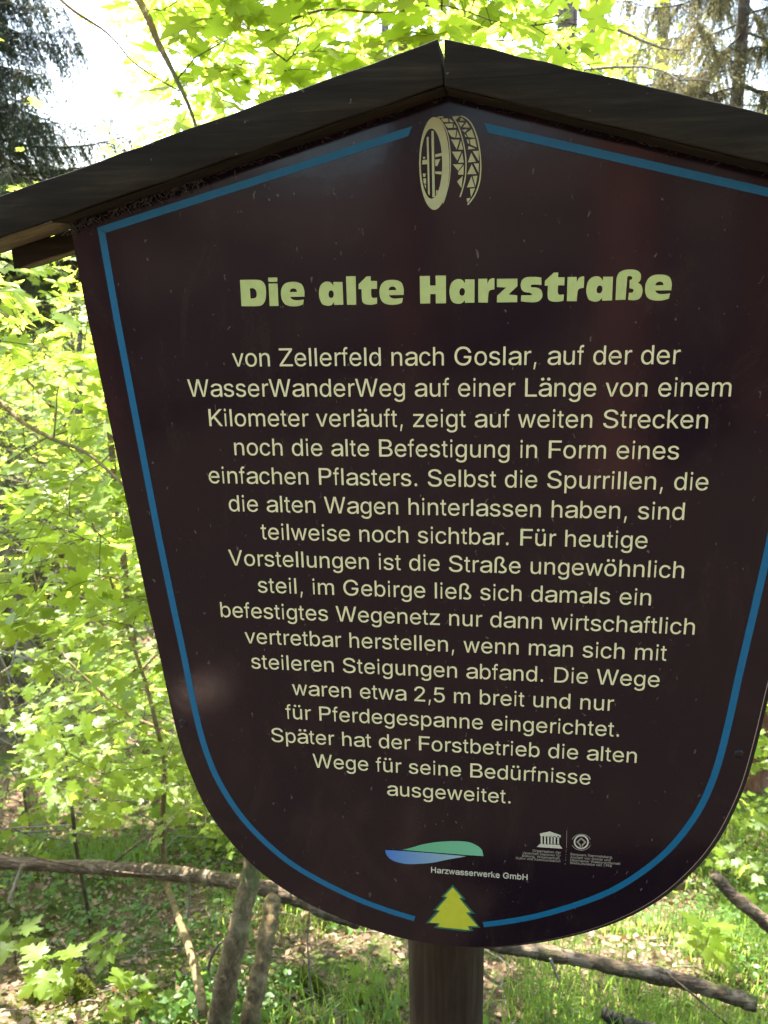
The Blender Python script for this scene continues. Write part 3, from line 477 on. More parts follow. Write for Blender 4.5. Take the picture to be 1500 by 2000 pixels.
ART = {'title': '-2474,1024 -2402,1024 -2328,1024 -2271,1022 -2237,1018 -2217,1013 -2201,1003 -2186,989 -2174,970 -2167,950 -2163,926 -2162,898 -2163,871 -2166,843 -2170,814 -2177,788 -2188,766 -2202,747 -2218,733 -2233,724 -2251,719 -2283,717 -2337,716 -2408,718 -2477,719|-2360,924 -2345,925 -2331,926 -2318,925 -2306,920 -2296,913 -2289,905 -2284,894 -2281,881 -2279,869 -2279,857 -2280,844 -2283,833 -2287,825 -2292,818 -2302,812 -2318,809 -2339,807 -2359,805|-2126,1037 -2128,1042 -2128,1043 -2119,1044 -2091,1044 -2053,1044 -2025,1042 -2016,1041 -2016,1039 -2017,1034 -2016,1024 -2017,1011 -2019,1002 -2017,997 -2017,995 -2026,994 -2053,994 -2091,994 -2118,996 -2127,997 -2128,999 -2127,1004 -2127,1014 -2127,1027|-2126,975 -2017,974 -2020,716 -2129,716|-1698,818 -1697,840 -1695,863 -1696,885 -1701,908 -1708,932 -1718,951 -1731,965 -1748,974 -1766,981 -1786,986 -1809,989 -1832,990 -1857,990 -1883,987 -1907,981 -1927,971 -1945,957 -1959,940 -1969,921 -1977,898 -1981,874 -1982,848 -1980,820 -1976,795 -1968,774 -1958,754 -1945,739 -1929,727 -1909,719 -1888,713 -1867,709 -1843,708 -1822,708 -1801,709 -1781,711 -1763,714 -1747,719 -1731,724 -1717,730 -1708,784 -1728,782 -1749,780 -1768,778 -1786,778 -1803,778 -1818,780 -1832,783 -1844,788 -1855,794 -1862,802 -1867,810 -1872,818|-1875,874 -1784,874 -1787,885 -1791,895 -1796,904 -1806,910 -1818,914 -1829,915 -1840,914 -1852,909 -1861,903 -1867,895 -1871,884|-1343,979 -1234,977 -1233,718 -1342,717 -1346,748 -1354,737 -1362,726 -1373,717 -1387,712 -1404,708 -1423,708 -1443,711 -1465,717 -1484,727 -1497,743 -1507,765 -1514,786 -1519,809 -1521,833 -1521,857 -1518,884 -1512,912 -1503,935 -1491,952 -1476,965 -1461,975 -1444,981 -1427,985 -1411,985 -1397,983 -1383,978 -1371,971 -1361,961 -1352,948 -1343,936|-1373,884 -1365,882 -1357,877 -1350,870 -1346,861 -1344,849 -1343,839 -1345,827 -1349,816 -1354,807 -1360,802 -1368,799 -1375,798 -1384,799 -1393,802 -1400,808 -1404,817 -1407,828 -1408,840 -1406,851 -1402,863 -1397,872 -1390,879 -1382,883|-1190,1040 -1076,1040 -1079,716 -1189,716|-948,1034 -898,1035 -899,983 -825,980 -827,893 -896,893 -897,866 -898,838 -897,817 -893,803 -888,795 -878,791 -864,789 -846,791 -828,792 -831,723 -850,719 -869,715 -888,713 -910,712 -933,713 -953,716 -971,721 -986,728 -998,738 -1004,751 -1008,769 -1010,791 -1011,821 -1010,857 -1010,892 -1046,893 -1044,947|-515,818 -514,840 -512,863 -513,885 -518,908 -525,932 -535,951 -548,965 -565,974 -583,981 -603,986 -626,989 -649,990 -674,990 -700,987 -724,981 -744,971 -762,957 -776,940 -786,921 -794,898 -798,874 -799,848 -797,820 -793,795 -785,774 -775,754 -762,739 -746,727 -726,719 -705,713 -684,709 -660,708 -639,708 -618,709 -598,711 -580,714 -564,719 -548,724 -534,730 -525,784 -545,782 -566,780 -585,778 -603,778 -620,778 -635,780 -649,783 -661,788 -672,794 -679,802 -684,810 -689,818|-692,874 -601,874 -604,885 -608,895 -613,904 -623,910 -635,914 -646,915 -657,914 -669,909 -678,903 -684,895 -688,884|-324,1026 -207,1025 -206,918 -140,917 -142,1028 -22,1025 -22,716 -140,716 -141,821 -204,822 -205,717 -322,717|197,979 306,977 307,718 198,717 194,748 186,737 178,726 167,717 153,712 136,708 117,708 97,711 75,717 56,727 43,743 33,765 26,786 21,809 19,833 19,857 22,884 28,912 37,935 49,952 64,965 79,975 96,981 113,985 129,985 143,983 157,978 169,971 179,961 188,948 197,936|167,884 175,882 183,877 190,870 194,861 196,849 197,839 195,827 191,816 186,807 180,802 172,799 165,798 156,799 147,802 140,808 136,817 133,828 132,840 134,851 138,863 143,872 150,879 158,883|349,982 450,982 454,924 460,939 466,955 473,967 481,975 490,980 500,983 511,985 522,986 533,986 533,862 518,860 502,858 490,855 481,849 474,842 469,832 466,820 465,804 464,787 462,765 461,740 460,716 351,718|561,978 792,976 793,892 694,802 795,791 794,716 563,716 565,790 665,880 562,887|1060,982 1064,901 1040,903 1014,905 994,907 978,907 965,907 955,905 948,902 943,897 942,893 943,887 947,882 956,877 971,876 991,875 1010,873 1027,868 1043,860 1056,851 1066,838 1073,821 1077,805 1078,789 1076,771 1070,756 1062,743 1050,731 1037,722 1021,717 1003,713 983,712 959,711 932,713 906,715 883,717 859,721 836,724 839,792 867,791 896,790 920,790 936,790 947,790 954,792 959,795 960,800 958,805 953,809 945,813 934,817 918,820 898,822 880,826 867,832 855,840 845,851 837,864 832,880 829,896 830,914 833,933 839,949 847,962 857,973 869,982 885,987 903,991 923,992 944,993 968,992 991,991 1014,989 1038,985|1197,1034 1247,1035 1246,983 1320,980 1318,893 1249,893 1248,866 1247,838 1248,817 1252,803 1257,795 1267,791 1281,789 1299,791 1317,792 1314,723 1295,719 1276,715 1257,713 1235,712 1212,713 1192,716 1174,721 1159,728 1147,738 1141,751 1137,769 1135,791 1134,821 1135,857 1135,892 1099,893 1101,947|1351,982 1452,982 1456,924 1462,939 1468,955 1475,967 1483,975 1492,980 1502,983 1513,985 1524,986 1535,986 1535,862 1520,860 1504,858 1492,855 1483,849 1476,842 1471,832 1468,820 1467,804 1466,787 1464,765 1463,740 1462,716 1353,718|1742,979 1851,977 1852,718 1743,717 1739,748 1731,737 1723,726 1712,717 1698,712 1681,708 1662,708 1642,711 1620,717 1601,727 1588,743 1578,765 1571,786 1566,809 1564,833 1564,857 1567,884 1573,912 1582,935 1594,952 1609,965 1624,975 1641,981 1658,985 1674,985 1688,983 1702,978 1714,971 1724,961 1733,948 1742,936|1712,884 1720,882 1728,877 1735,870 1739,861 1741,849 1742,839 1740,827 1736,816 1731,807 1725,802 1717,799 1710,798 1701,799 1692,802 1685,808 1681,817 1678,828 1677,840 1679,851 1683,863 1688,872 1695,879 1703,883|1891,722 1891,763 1891,806 1891,846 1890,885 1889,925 1890,957 1895,981 1903,1000 1913,1016 1927,1028 1944,1037 1964,1044 1986,1049 2013,1051 2037,1051 2061,1050 2084,1046 2104,1040 2122,1031 2136,1020 2147,1007 2153,992 2155,975 2155,959 2153,944 2148,930 2142,919 2136,912 2128,908 2120,905 2133,899 2146,893 2158,884 2167,870 2175,852 2179,833 2181,813 2179,792 2175,774 2170,758 2162,744 2152,733 2138,725 2120,720 2101,717 2079,716 2054,718 2030,720 2033,800 2044,799 2056,798 2066,799 2074,803 2079,810 2082,816 2083,824 2081,832 2075,839 2065,842 2051,845 2038,847 2033,936 2040,938 2048,940 2054,943 2058,948 2061,955 2061,961 2059,967 2054,973 2049,977 2041,980 2031,981 2023,980 2016,979 2010,976 2006,966 2005,946 2004,917 2004,881 2002,834 2001,778 2000,723|2490,818 2491,840 2493,863 2492,885 2487,908 2480,932 2470,951 2457,965 2440,974 2422,981 2402,986 2379,989 2356,990 2331,990 2305,987 2281,981 2261,971 2243,957 2229,940 2219,921 2211,898 2207,874 2206,848 2208,820 2212,795 2220,774 2230,754 2243,739 2259,727 2279,719 2300,713 2321,709 2345,708 2366,708 2387,709 2407,711 2425,714 2441,719 2457,724 2471,730 2480,784 2460,782 2439,780 2420,778 2402,778 2385,778 2370,780 2356,783 2344,788 2333,794 2326,802 2321,810 2316,818|2313,874 2404,874 2401,885 2397,895 2392,904 2382,910 2370,914 2359,915 2348,914 2336,909 2327,903 2321,895 2317,884', 'wheel': '21,2226 19,2151 13,2077 2,2007 -12,1942 -29,1884 -50,1835 -73,1795 -98,1766 -124,1749 -151,1743 -177,1750 -204,1769 -228,1800 -251,1841 -271,1892 -288,1951 -301,2017 -310,2088 -316,2162 -317,2238 -314,2313 -307,2386 -296,2455 -282,2518 -264,2574 -243,2621 -221,2659 -196,2686 -171,2702 -145,2707 -118,2700 -93,2682 -69,2653 -47,2613 -27,2564 -10,2507 3,2443 13,2374 19,2301|-59,2227 -61,2170 -66,2114 -73,2061 -83,2012 -96,1969 -110,1931 -126,1902 -144,1880 -163,1867 -182,1863 -200,1868 -219,1882 -236,1905 -252,1936 -266,1974 -278,2019 -287,2068 -294,2122 -298,2178 -299,2235 -297,2292 -292,2348 -284,2400 -274,2448 -261,2490 -246,2526 -230,2555 -213,2576 -195,2588 -176,2592 -158,2586 -140,2573 -123,2550 -107,2520 -93,2483 -81,2440 -72,2392 -65,2339 -61,2284|-113,2703 -101,2689 -83,2670 -64,2647 -47,2621 -32,2593 -18,2562 -5,2527 5,2489 13,2445 19,2396 23,2344 26,2293 26,2240 25,2185 23,2131 18,2081 11,2036 1,1993 -9,1954 -19,1918 -29,1885 -41,1855 -51,1829 -58,1811 -47,1808 -40,1826 -30,1851 -19,1882 -9,1915 1,1951 12,1991 21,2034 28,2080 33,2130 36,2184 37,2239 36,2293 34,2344 30,2396 23,2446 15,2490 5,2530 -8,2565 -22,2597 -37,2626 -55,2652 -75,2676 -93,2695 -105,2709|57,2688 67,2675 80,2657 95,2635 109,2608 122,2575 136,2536 150,2495 161,2454 172,2413 181,2371 188,2329 193,2286 196,2242 197,2196 196,2152 194,2111 189,2074 182,2039 174,2007 166,1977 158,1947 148,1918 139,1892 133,1874 146,1870 152,1888 161,1913 171,1943 180,1973 188,2004 196,2036 203,2071 207,2109 210,2151 211,2196 210,2242 207,2287 201,2330 194,2373 185,2415 174,2457 163,2498 149,2540 135,2579 121,2612 107,2640 91,2663 78,2682 68,2695|143,2699 153,2695 168,2690 184,2683 200,2673 216,2660 233,2644 249,2625 265,2600 281,2569 297,2532 312,2491 325,2447 336,2400 345,2349 352,2296 357,2245 359,2194 359,2144 356,2095 351,2049 342,2006 330,1966 316,1929 300,1896 280,1864 256,1834 233,1809 217,1791 229,1782 245,1800 268,1825 292,1856 313,1889 330,1924 344,1962 357,2003 366,2046 371,2093 374,2143 374,2194 371,2245 367,2297 360,2350 351,2402 340,2450 327,2494 311,2536 295,2574 278,2606 261,2633 244,2653 226,2670 209,2684 191,2695 173,2703 158,2708 147,2711|-1,2566 97,2566 85,2486 40,2502|40,2471 134,2465 100,2367|149,2456 172,2364 117,2363|48,2345 153,2343 108,2251|162,2330 180,2231 117,2229|59,2215 172,2213 116,2148|180,2203 176,2103 116,2106 122,2141|169,2090 154,1965 105,2035|-31,2633 59,2633 55,2588 3,2590|108,2558 138,2488 97,2486|-72,2687 7,2687 10,2649 -42,2651|22,2686 70,2646 24,2648|70,2626 100,2590 69,2588|-102,2710 -49,2710 -42,2696 -91,2698|48,2706 137,2705 93,2669|145,2688 190,2658 138,2657|119,2641 182,2635 145,2591|168,2590 208,2640 246,2584|265,2566 299,2478 228,2488 205,2530|156,2563 220,2568 190,2538|183,2524 213,2495 198,2489|243,2463 302,2467 322,2380 254,2410|209,2461 228,2463 241,2418 224,2425|232,2397 307,2366 223,2362|277,2343 344,2344 345,2239|262,2326 312,2233 224,2229|289,2216 345,2214 342,2119|267,2210 320,2106 218,2106|279,2086 331,2087 310,1978|264,2083 302,1971 215,1970|249,1955 306,1957 261,1865|212,1852 257,1858 223,1805|-178,2567 -151,2566 -143,1881 -171,1878|-231,2503 -209,2512 -200,1897 -220,1916|-279,2272 -230,2274 -225,2228 -283,2226|-275,2304 -248,2303 -250,2285 -271,2284|-138,2324 -66,2338 -66,2307 -138,2295|-139,2149 -59,2144 -59,2112 -139,2125|-138,2271 -81,2276 -112,2206 -135,2203|-277,2133 -242,2129 -254,2093 -273,2098|-273,2080 -241,2079 -242,2025 -266,2026|-263,2015 -243,2014 -244,1967|-129,1956 -106,1941 -133,1899', 'swoosh_green': '-657,-6801 -623,-6789 -587,-6776 -544,-6760 -487,-6736 -420,-6706 -352,-6681 -283,-6660 -211,-6641 -140,-6625 -70,-6613 2,-6602 70,-6595 136,-6590 201,-6588 258,-6591 306,-6601 348,-6618 383,-6636 413,-6655 438,-6678 457,-6703 468,-6734 474,-6769 481,-6803 259,-6807 -194,-6805', 'swoosh_blue': '-901,-6822 -673,-6817 -194,-6817 238,-6825 146,-6853 50,-6882 -36,-6908 -108,-6933 -176,-6957 -248,-6977 -336,-6996 -433,-7012 -516,-7023 -578,-7028 -629,-7028 -677,-7022 -727,-7012 -776,-6997 -816,-6978 -848,-6954 -873,-6924 -890,-6897 -898,-6871 -900,-6846', 'tree': '54,-7359 185,-7529 142,-7536 312,-7761 239,-7774 415,-7997 270,-8002 297,-8074 -169,-8064 -130,-8002 -291,-8002 -129,-7780 -185,-7773 -23,-7539 -69,-7528', 'tree_shadow': '54,-7324 238,-7554 185,-7553 368,-7786 293,-7794 447,-8020 326,-8033 348,-8083 227,-8109 -220,-8091 -163,-8011 -339,-8024 -172,-7787 -229,-7789 -64,-7559 -114,-7544', 'emblem': '1247,-6371 1376,-6328 1527,-6376 1526,-6411 1249,-6409|1258,-6410 1281,-6411 1285,-6539 1262,-6537|1303,-6407 1326,-6407 1330,-6536 1306,-6533|1347,-6403 1370,-6403 1374,-6532 1351,-6529|1391,-6399 1414,-6399 1418,-6528 1395,-6525|1433,-6395 1457,-6396 1461,-6524 1437,-6522|1480,-6392 1503,-6392 1507,-6520 1484,-6518|1250,-6540 1515,-6531 1555,-6588 1211,-6590|1902,-6451 1901,-6473 1896,-6495 1888,-6515 1877,-6534 1862,-6549 1845,-6562 1827,-6570 1808,-6574 1788,-6573 1769,-6568 1752,-6559 1736,-6546 1723,-6530 1713,-6511 1707,-6490 1704,-6468 1705,-6445 1710,-6423 1718,-6403 1730,-6384 1744,-6369 1761,-6357 1779,-6349 1799,-6345 1818,-6346 1837,-6351 1854,-6360 1870,-6373 1883,-6389 1893,-6408 1899,-6429|1883,-6452 1882,-6470 1878,-6488 1872,-6504 1862,-6519 1851,-6531 1837,-6541 1822,-6548 1807,-6551 1791,-6550 1776,-6546 1762,-6539 1749,-6529 1739,-6516 1731,-6500 1725,-6484 1723,-6466 1724,-6448 1728,-6430 1735,-6414 1744,-6399 1756,-6387 1769,-6377 1784,-6371 1799,-6368 1815,-6368 1830,-6372 1844,-6379 1857,-6390 1868,-6403 1876,-6418 1881,-6435', 'emblem_marks': '1800,-6382 1873,-6452 1825,-6513 1826,-6557 1812,-6558 1810,-6499 1842,-6455 1801,-6416 1765,-6459 1798,-6496 1801,-6559 1786,-6561 1784,-6517 1736,-6461|1601,-6290 1606,-6565 1611,-6564 1606,-6290|1602,-6595 1610,-6594 1610,-6604 1602,-6604|1601,-6628 1609,-6627 1609,-6636 1602,-6637|1601,-6671 1609,-6670 1609,-6679 1601,-6680|1601,-6717 1608,-6716 1609,-6726 1601,-6726|1598,-6760 1606,-6760 1606,-6769 1599,-6770|1597,-6822 1605,-6821 1606,-6831 1598,-6832|1683,-6427 1687,-6415 1693,-6404 1700,-6393 1708,-6382 1717,-6373 1727,-6364 1737,-6356 1748,-6350 1760,-6344 1773,-6340 1785,-6337 1798,-6335 1811,-6335 1824,-6336 1836,-6338 1849,-6341 1860,-6346 1871,-6352 1882,-6359 1891,-6367 1900,-6376 1908,-6385 1914,-6396 1920,-6407 1926,-6403 1920,-6391 1913,-6380 1905,-6370 1896,-6360 1885,-6352 1875,-6345 1863,-6339 1851,-6334 1838,-6330 1825,-6328 1811,-6327 1798,-6328 1784,-6329 1771,-6332 1758,-6337 1746,-6343 1734,-6349 1723,-6357 1713,-6367 1703,-6377 1695,-6388 1687,-6399 1681,-6412 1677,-6424|1924,-6491 1919,-6503 1913,-6515 1907,-6526 1899,-6536 1890,-6546 1880,-6554 1869,-6562 1858,-6569 1846,-6574 1834,-6579 1821,-6582 1808,-6583 1795,-6584 1782,-6583 1770,-6581 1757,-6578 1746,-6573 1734,-6567 1724,-6560 1714,-6552 1706,-6543 1698,-6533 1691,-6523 1686,-6511 1680,-6516 1686,-6527 1693,-6539 1701,-6549 1710,-6559 1720,-6567 1731,-6574 1743,-6580 1755,-6585 1768,-6589 1782,-6591 1795,-6592 1809,-6591 1822,-6590 1835,-6586 1848,-6582 1861,-6576 1872,-6569 1884,-6561 1894,-6552 1903,-6542 1912,-6531 1919,-6519 1925,-6507 1930,-6494'}


def area(p):
    return sum(p[i][0] * p[(i + 1) % len(p)][1] - p[(i + 1) % len(p)][0] * p[i][1] for i in range(len(p))) / 2


def fatten(p, d):
    if d == 0:
        return p
    s = 1 if area(p) < 0 else -1
    o = []
    n = len(p)
    for i in range(n):
        a, b, c = (np.array(p[j % n], float) for j in (i - 1, i, i + 1))
        e1 = b - a
        e2 = c - b
        e1 /= np.linalg.norm(e1) + 1e-12
        e2 /= np.linalg.norm(e2) + 1e-12
        nn = np.array([-(e1[1] + e2[1]), e1[0] + e2[0]])
        l = np.linalg.norm(nn)
        nn = nn / l if l > 1e-6 else nn
        k = 1 / max(0.5, math.sqrt(max(0.01, (1 + float(e1 @ e2)) / 2)))
        o.append(tuple(b + nn * d * k * s * FAT_SIGN))
    return o


FAT_SIGN = 1
_G = {}


def glyph(c):
    if c not in _G:
        _G[c] = [[tuple(float(a) for a in q.split(',')) for q in p.split()] for p in GLYPHS[c].split('|')]
        if c == 'P':
            _G[c] = [[(86, 0), (86, 718), (380, 718), (480, 706), (560, 664), (608, 598), (622, 515), (607, 425), (560, 352), (480, 308), (380, 296), (180, 296), (180, 0)],
                     [(180, 378), (370, 378), (450, 392), (505, 435), (524, 510), (508, 585), (455, 626), (370, 636), (180, 636)]]
        if c == 'l':
            _G[c] = [[(67, 0), (67, 718), (155, 718), (155, 0)]]
    return _G[c]


ADV = dict(zip("abcdefghijklmnopqrstuvwz", [556, 556, 500, 556, 556, 278, 556, 556, 222, 222, 500, 222, 833, 556, 556, 556, 556, 333, 500, 278, 556, 500, 722, 500]))
ADV.update({' ': 278, 'W': 944, 'Z': 611, 'G': 778, 'L': 556, 'K': 667, 'S': 667, 'B': 667, 'F': 611, 'P': 667, 'V': 667, 'D': 722, 'H': 722, 'A': 667,
            'N': 722, 'O': 778, 'R': 722, 'ß': 611, ',': 278, '.': 278, '1': 556, '2': 556, '5': 556, '9': 556, 'ä': 556, 'ö': 556, 'ü': 556})


def text_polys(t, em, x, z, align='C', track=14.2, bold=0.0, width=None):
    w = sum(ADV[c] + track for c in t) - track
    if width:
        sx = width / (w * em / 1000)
    else:
        sx = 1.0
    k = em / 1000
    cx = x - (w * k * sx / 2 if align == 'C' else w * k * sx if align == 'R' else 0)
    out = []
    for c in t:
        if c != ' ':
            g = glyph(c)
            # the outermost ring grows outward, the counters shrink
            gl = []
            for p in g:
                inner = any(_inside(p[0], q) for q in g if q is not p)
                q = fatten(p, bold * (-1 if inner else 1)) if bold else p
                gl.append([(cx + a * k * sx, z + b * k) for a, b in q])
            out.append(gl)
        cx += (ADV[c] + track) * k * sx
    return out


def _inside(pt, poly):
    x, y = pt
    r = False
    for i in range(len(poly)):
        x1, y1 = poly[i - 1]
        x2, y2 = poly[i]
        if (y1 > y) != (y2 > y) and x < (x2 - x1) * (y - y1) / (y2 - y1 + 1e-12) + x1:
            r = not r
    return r


# ------------------------------------------------------------------ terrain
PY = [-150, -40, -20, -6, 0.18, 0.5, 1.2, 2.2, 4, 7, 12, 20, 40, 150]
PZ = [14, 6, 2.4, 0.25, 0, -0.32, -1.12, -1.66, -2.45, -3.1, -3.3, -2.8, -0.4, 5]


def gz(x, y):
    x = np.asarray(x, float)
    y = np.asarray(y, float)
    z = np.interp(y, PY, PZ)
    amp = np.clip((y - 0.2) / 1.5, 0.12, 1)
    z = z + amp * (0.06 * np.sin(1.7 * x + 0.9 * y) + 0.05 * np.sin(2.9 * y - 1.3 * x + 1) + 0.035 * np.sin(5.1 * x + 1.2) * np.sin(4.3 * y)
                   + 0.018 * np.sin(11 * x + 3 * y) * np.sin(9.7 * y + 2) + 0.009 * np.sin(27 * x + 4) * np.sin(23 * y + 2 * x))
    far = np.clip((np.abs(y) - 8) / 20, 0, 1)
    z = z + far * (0.7 * np.sin(0.23 * x + 1) + 0.5 * np.sin(0.31 * y + 0.17 * x))
    return z


def axis_coords(lo, a, b, hi, step):
    mid = np.arange(a, b + 1e-6, step)
    l, r = [a], [b]
    s = step
    while l[-1] > lo:
        s *= 1.22
        l.append(l[-1] - s)
    s = step
    while r[-1] < hi:
        s *= 1.22
        r.append(r[-1] + s)
    return np.concatenate([np.array(l[1:])[::-1], mid, np.array(r[1:])])


gx = axis_coords(-150, -3.6, 3.6, 150, 0.045)
gy = axis_coords(-150, 0.3, 6.0, 150, 0.045)
X, Yg = np.meshgrid(gx, gy, indexing='ij')
Z = gz(X, Yg)
fine = np.exp(-((Yg - 2.5) / 4) ** 2)
Z = Z + fine * 0.012 * (RNG.random(Z.shape) - 0.5)
nx, ny = len(gx), len(gy)
ii, jj = np.meshgrid(np.arange(nx - 1), np.arange(ny - 1), indexing='ij')
a = ii * ny + jj
GF = np.stack([a, a + ny, a + ny + 1, a + 1], -1).reshape(-1, 4)
g = link('ground', mesh_np('ground', np.stack([X, Yg, Z], -1).reshape(-1, 3), GF, True), M['ground'])
tag(g, 'mossy forest slope covered with brown leaf litter', None, None, 'structure')

# ------------------------------------------------------------------ the sign
sign = empty('information_sign', (-0.012, 0.085, 0), 'dark brown shield shaped information board under a gabled wooden roof on a round post', 'information sign')


def inv(o):
    """child given in world coordinates of the sign: shift it to the empty's frame."""
    o.location = (0.012, -0.085, 0)
    return o


half = [(0.4545, 0.166), (0.4445, 0.055), (0.4285, -0.10), (0.416, -0.224), (0.405, -0.330), (0.396, -0.405), (0.389, -0.470), (0.380, -0.535), (0.3665, -0.588),
        (0.348, -0.637), (0.323, -0.680), (0.290, -0.722), (0.250, -0.757), (0.200, -0.788), (0.140, -0.813), (0.080, -0.830), (0.03, -0.8375), (0.0, -0.8385)]


def smooth_half(h):
    body = spline(h[3:], 4)
    return [h[0], h[1], h[2]] + [tuple(p) for p in body]


def shield(h, grow=0.0, dx=0.0, top=0.2935):
    hs = smooth_half(h)
    hs = [(x + grow * 0.98, z - (grow if z < -0.6 else grow * (0.2 if z > -0.4 else 0.6))) for x, z in hs]
    xr = hs[0][0]
    hs[0] = (xr, top - 0.266 * xr)
    R_ = [(0.0 + dx, top)] + [(x + dx, z) for x, z in hs]
    L_ = [(-x + dx, z) for x, z in hs[:-1]][::-1]
    return R_ + L_


def up_z(poly):
    return [(x, z + BZ) for x, z in poly]


back = inv(link('backing_board', box_mesh('backing_board', up_z(shield(half, 0.005, 0.002, 0.2925)), 0.0045, 0.026), M['backing'], sign))
core = inv(link('panel_edge', box_mesh('panel_edge', up_z(shield(half, 0.0008, 0.0006, 0.2925)), 0.0012, 0.0040), M['edge'], sign))
panel = inv(link('panel', box_mesh('panel', up_z(shield(half)), 0.0, 0.0012), M['panel'], sign))
Y0 = -0.0004


def on_panel(name, polys, mat, lift=0):
    return flat_print(name, up_polys(polys), Y0 - lift * 0.0005, mat, panel)


def on_panel_text(name, polys, mat):
    """letters whose strokes cross are laid one over the other, never in one plane."""
    layers = [[]]
    for glyph_ in polys:
        outer = [p for p in glyph_ if not any(_inside(p[0], q) and _inside(p[len(p) // 2], q) for q in glyph_ if q is not p)]
        inner = [p for p in glyph_ if not any(p is q for q in outer)]
        for k, p in enumerate(outer):
            while len(layers) <= k:
                layers.append([])
            layers[k].append(p)
            layers[k] += [q for q in inner if _inside(q[0], p) and not any(_inside(q[0], r) for r in outer[:k])]
    obs = [flat_print(name, up_polys(l), Y0 - k * 0.00008, mat, panel) for k, l in enumerate(layers)]
    import bmesh
    bm = bmesh.new()
    for o in obs:
        bm.from_mesh(o.data)
    bm.to_mesh(obs[0].data)
    bm.free()
    for o in obs[1:]:
        bpy.data.objects.remove(o)
    return obs[0]


def up_polys(ps):
    return [[(x, z + BZ) for x, z in p] for p in ps]


# border: an inset of the outline, its width kept by moving along the normals
def inset(poly, d):
    P_ = np.array(poly)
    T_ = np.roll(P_, -1, 0) - np.roll(P_, 1, 0)
    T_ /= np.linalg.norm(T_, axis=1)[:, None]
    return P_ + np.stack([-T_[:, 1], T_[:, 0]], 1) * d


o_half = [(0.4190, 0.1665), (0.4105, 0.055), (0.3965, -0.10), (0.3850, -0.224), (0.3750, -0.315), (0.3665, -0.390), (0.3605, -0.450), (0.3520, -0.515), (0.3395, -0.568),
          (0.322, -0.611), (0.298, -0.652), (0.267, -0.689), (0.229, -0.723), (0.183, -0.751), (0.130, -0.776), (0.083, -0.792), (0.050, -0.8005)]
ob = np.array([o_half[0], o_half[1], o_half[2]] + [tuple(p) for p in spline(o_half[3:], 4)])
T_ = np.gradient(ob, axis=0)
T_ /= np.linalg.norm(T_, axis=1)[:, None]
ib = ob + np.stack([T_[:, 1], -T_[:, 0]], 1) * 0.0088
ib[0] = (0.4095, 0.1600)
side = [tuple(p) for p in ob] + [tuple(p) for p in ib[::-1]]
on_panel('border_line', [side], M['blue'])
on_panel('border_line', [[(-x - 0.001 + (0.010 if z < -0.794 and False else 0), z) for x, z in side]], M['blue'])
topr = [(0.040, 0.2625), (0.4190, 0.1665), (0.4095, 0.1600), (0.0445, 0.2525)]
on_panel('border_line', [topr], M['blue'], 1)
on_panel('border_line', [[(-x + (0.0 if x > 0.2 else 0.001), z) for x, z in topr]], M['blue'], 1)

# printed wheel, title, text, marks
wheel = parse(ART['wheel'])
on_panel('wheel_emblem', wheel[:2], M['wheelc'], 1)
we = on_panel('wheel_paddles', wheel[2:], M['wheelc'], 1)
we.parent = panel
on_panel('title_lettering', parse(ART['title']), M['title'])
LINES = ['von Zellerfeld nach Goslar, auf der der', 'WasserWanderWeg auf einer Länge von einem', 'Kilometer verläuft, zeigt auf weiten Strecken', 'noch die alte Befestigung in Form eines',
         'einfachen Pflasters. Selbst die Spurrillen, die', 'die alten Wagen hinterlassen haben, sind', 'teilweise noch sichtbar. Für heutige', 'Vorstellungen ist die Straße ungewöhnlich',
         'steil, im Gebirge ließ sich damals ein', 'befestigtes Wegenetz nur dann wirtschaftlich', 'vertretbar herstellen, wenn man sich mit', 'steileren Steigungen abfand. Die Wege',
         'waren etwa 2,5 m breit und nur', 'für Pferdegespanne eingerichtet.', 'Später hat der Forstbetrieb die alten', 'Wege für seine Bedürfnisse', 'ausgeweitet.']
for i, t in enumerate(LINES):
    on_panel_text('text_line', text_polys(t, 0.03, 0.0, -i * 0.03 * 1.2349356), M['cream'])
on_panel_text('caption_lettering', text_polys('Harzwasserwerke GmbH', 0.01285, -0.0262, -0.7145, 'L', 20, 14, width=0.1365), M['grey'])
on_panel('swoosh_logo', parse(ART['swoosh_green']), M['swg'])
on_panel('swoosh_logo', parse(ART['swoosh_blue']), M['swb'], 1)
on_panel('fir_emblem', parse(ART['tree_shadow']), M['treeg'])
on_panel('fir_emblem', parse(ART['tree']), M['treey'], 1)
on_panel('temple_emblem', parse(ART['emblem']), M['grey'])
on_panel('heritage_emblem', parse(ART['emblem_marks']), M['faint'], 1)
for t, z in (('Organisation der', -0.6672), ('Vereinten Nationen für', -0.6721), ('Bildung, Wissenschaft,', -0.6767), ('Kultur und Kommunikation', -0.6812)):
    on_panel_text('small_lettering', text_polys(t, 0.0050, 0.1537, z, 'R', 20, 10), M['faint'])
for t, z in (('Bergwerk Rammelsberg,', -0.6685), ('Altstadt von Goslar und', -0.6733), ('Oberharzer Wasserwirtschaft', -0.6780), ('Weltkulturerbe seit 1992', -0.6825)):
    on_panel_text('small_lettering', text_polys(t, 0.0050, 0.1664, z, 'L', 20, 10), M['faint'])

# screws on the panel
for x, z in ((-0.374, -0.497), (0.372, -0.497)):
    v, f = tube([(x, 0.0005, z + BZ), (x, -0.0010, z + BZ), (x, -0.0014, z + BZ)], [0.0060, 0.0056, 0.0036], 14)
    inv(link('screw', mesh_np('screw', v, f), M['screw'], sign))


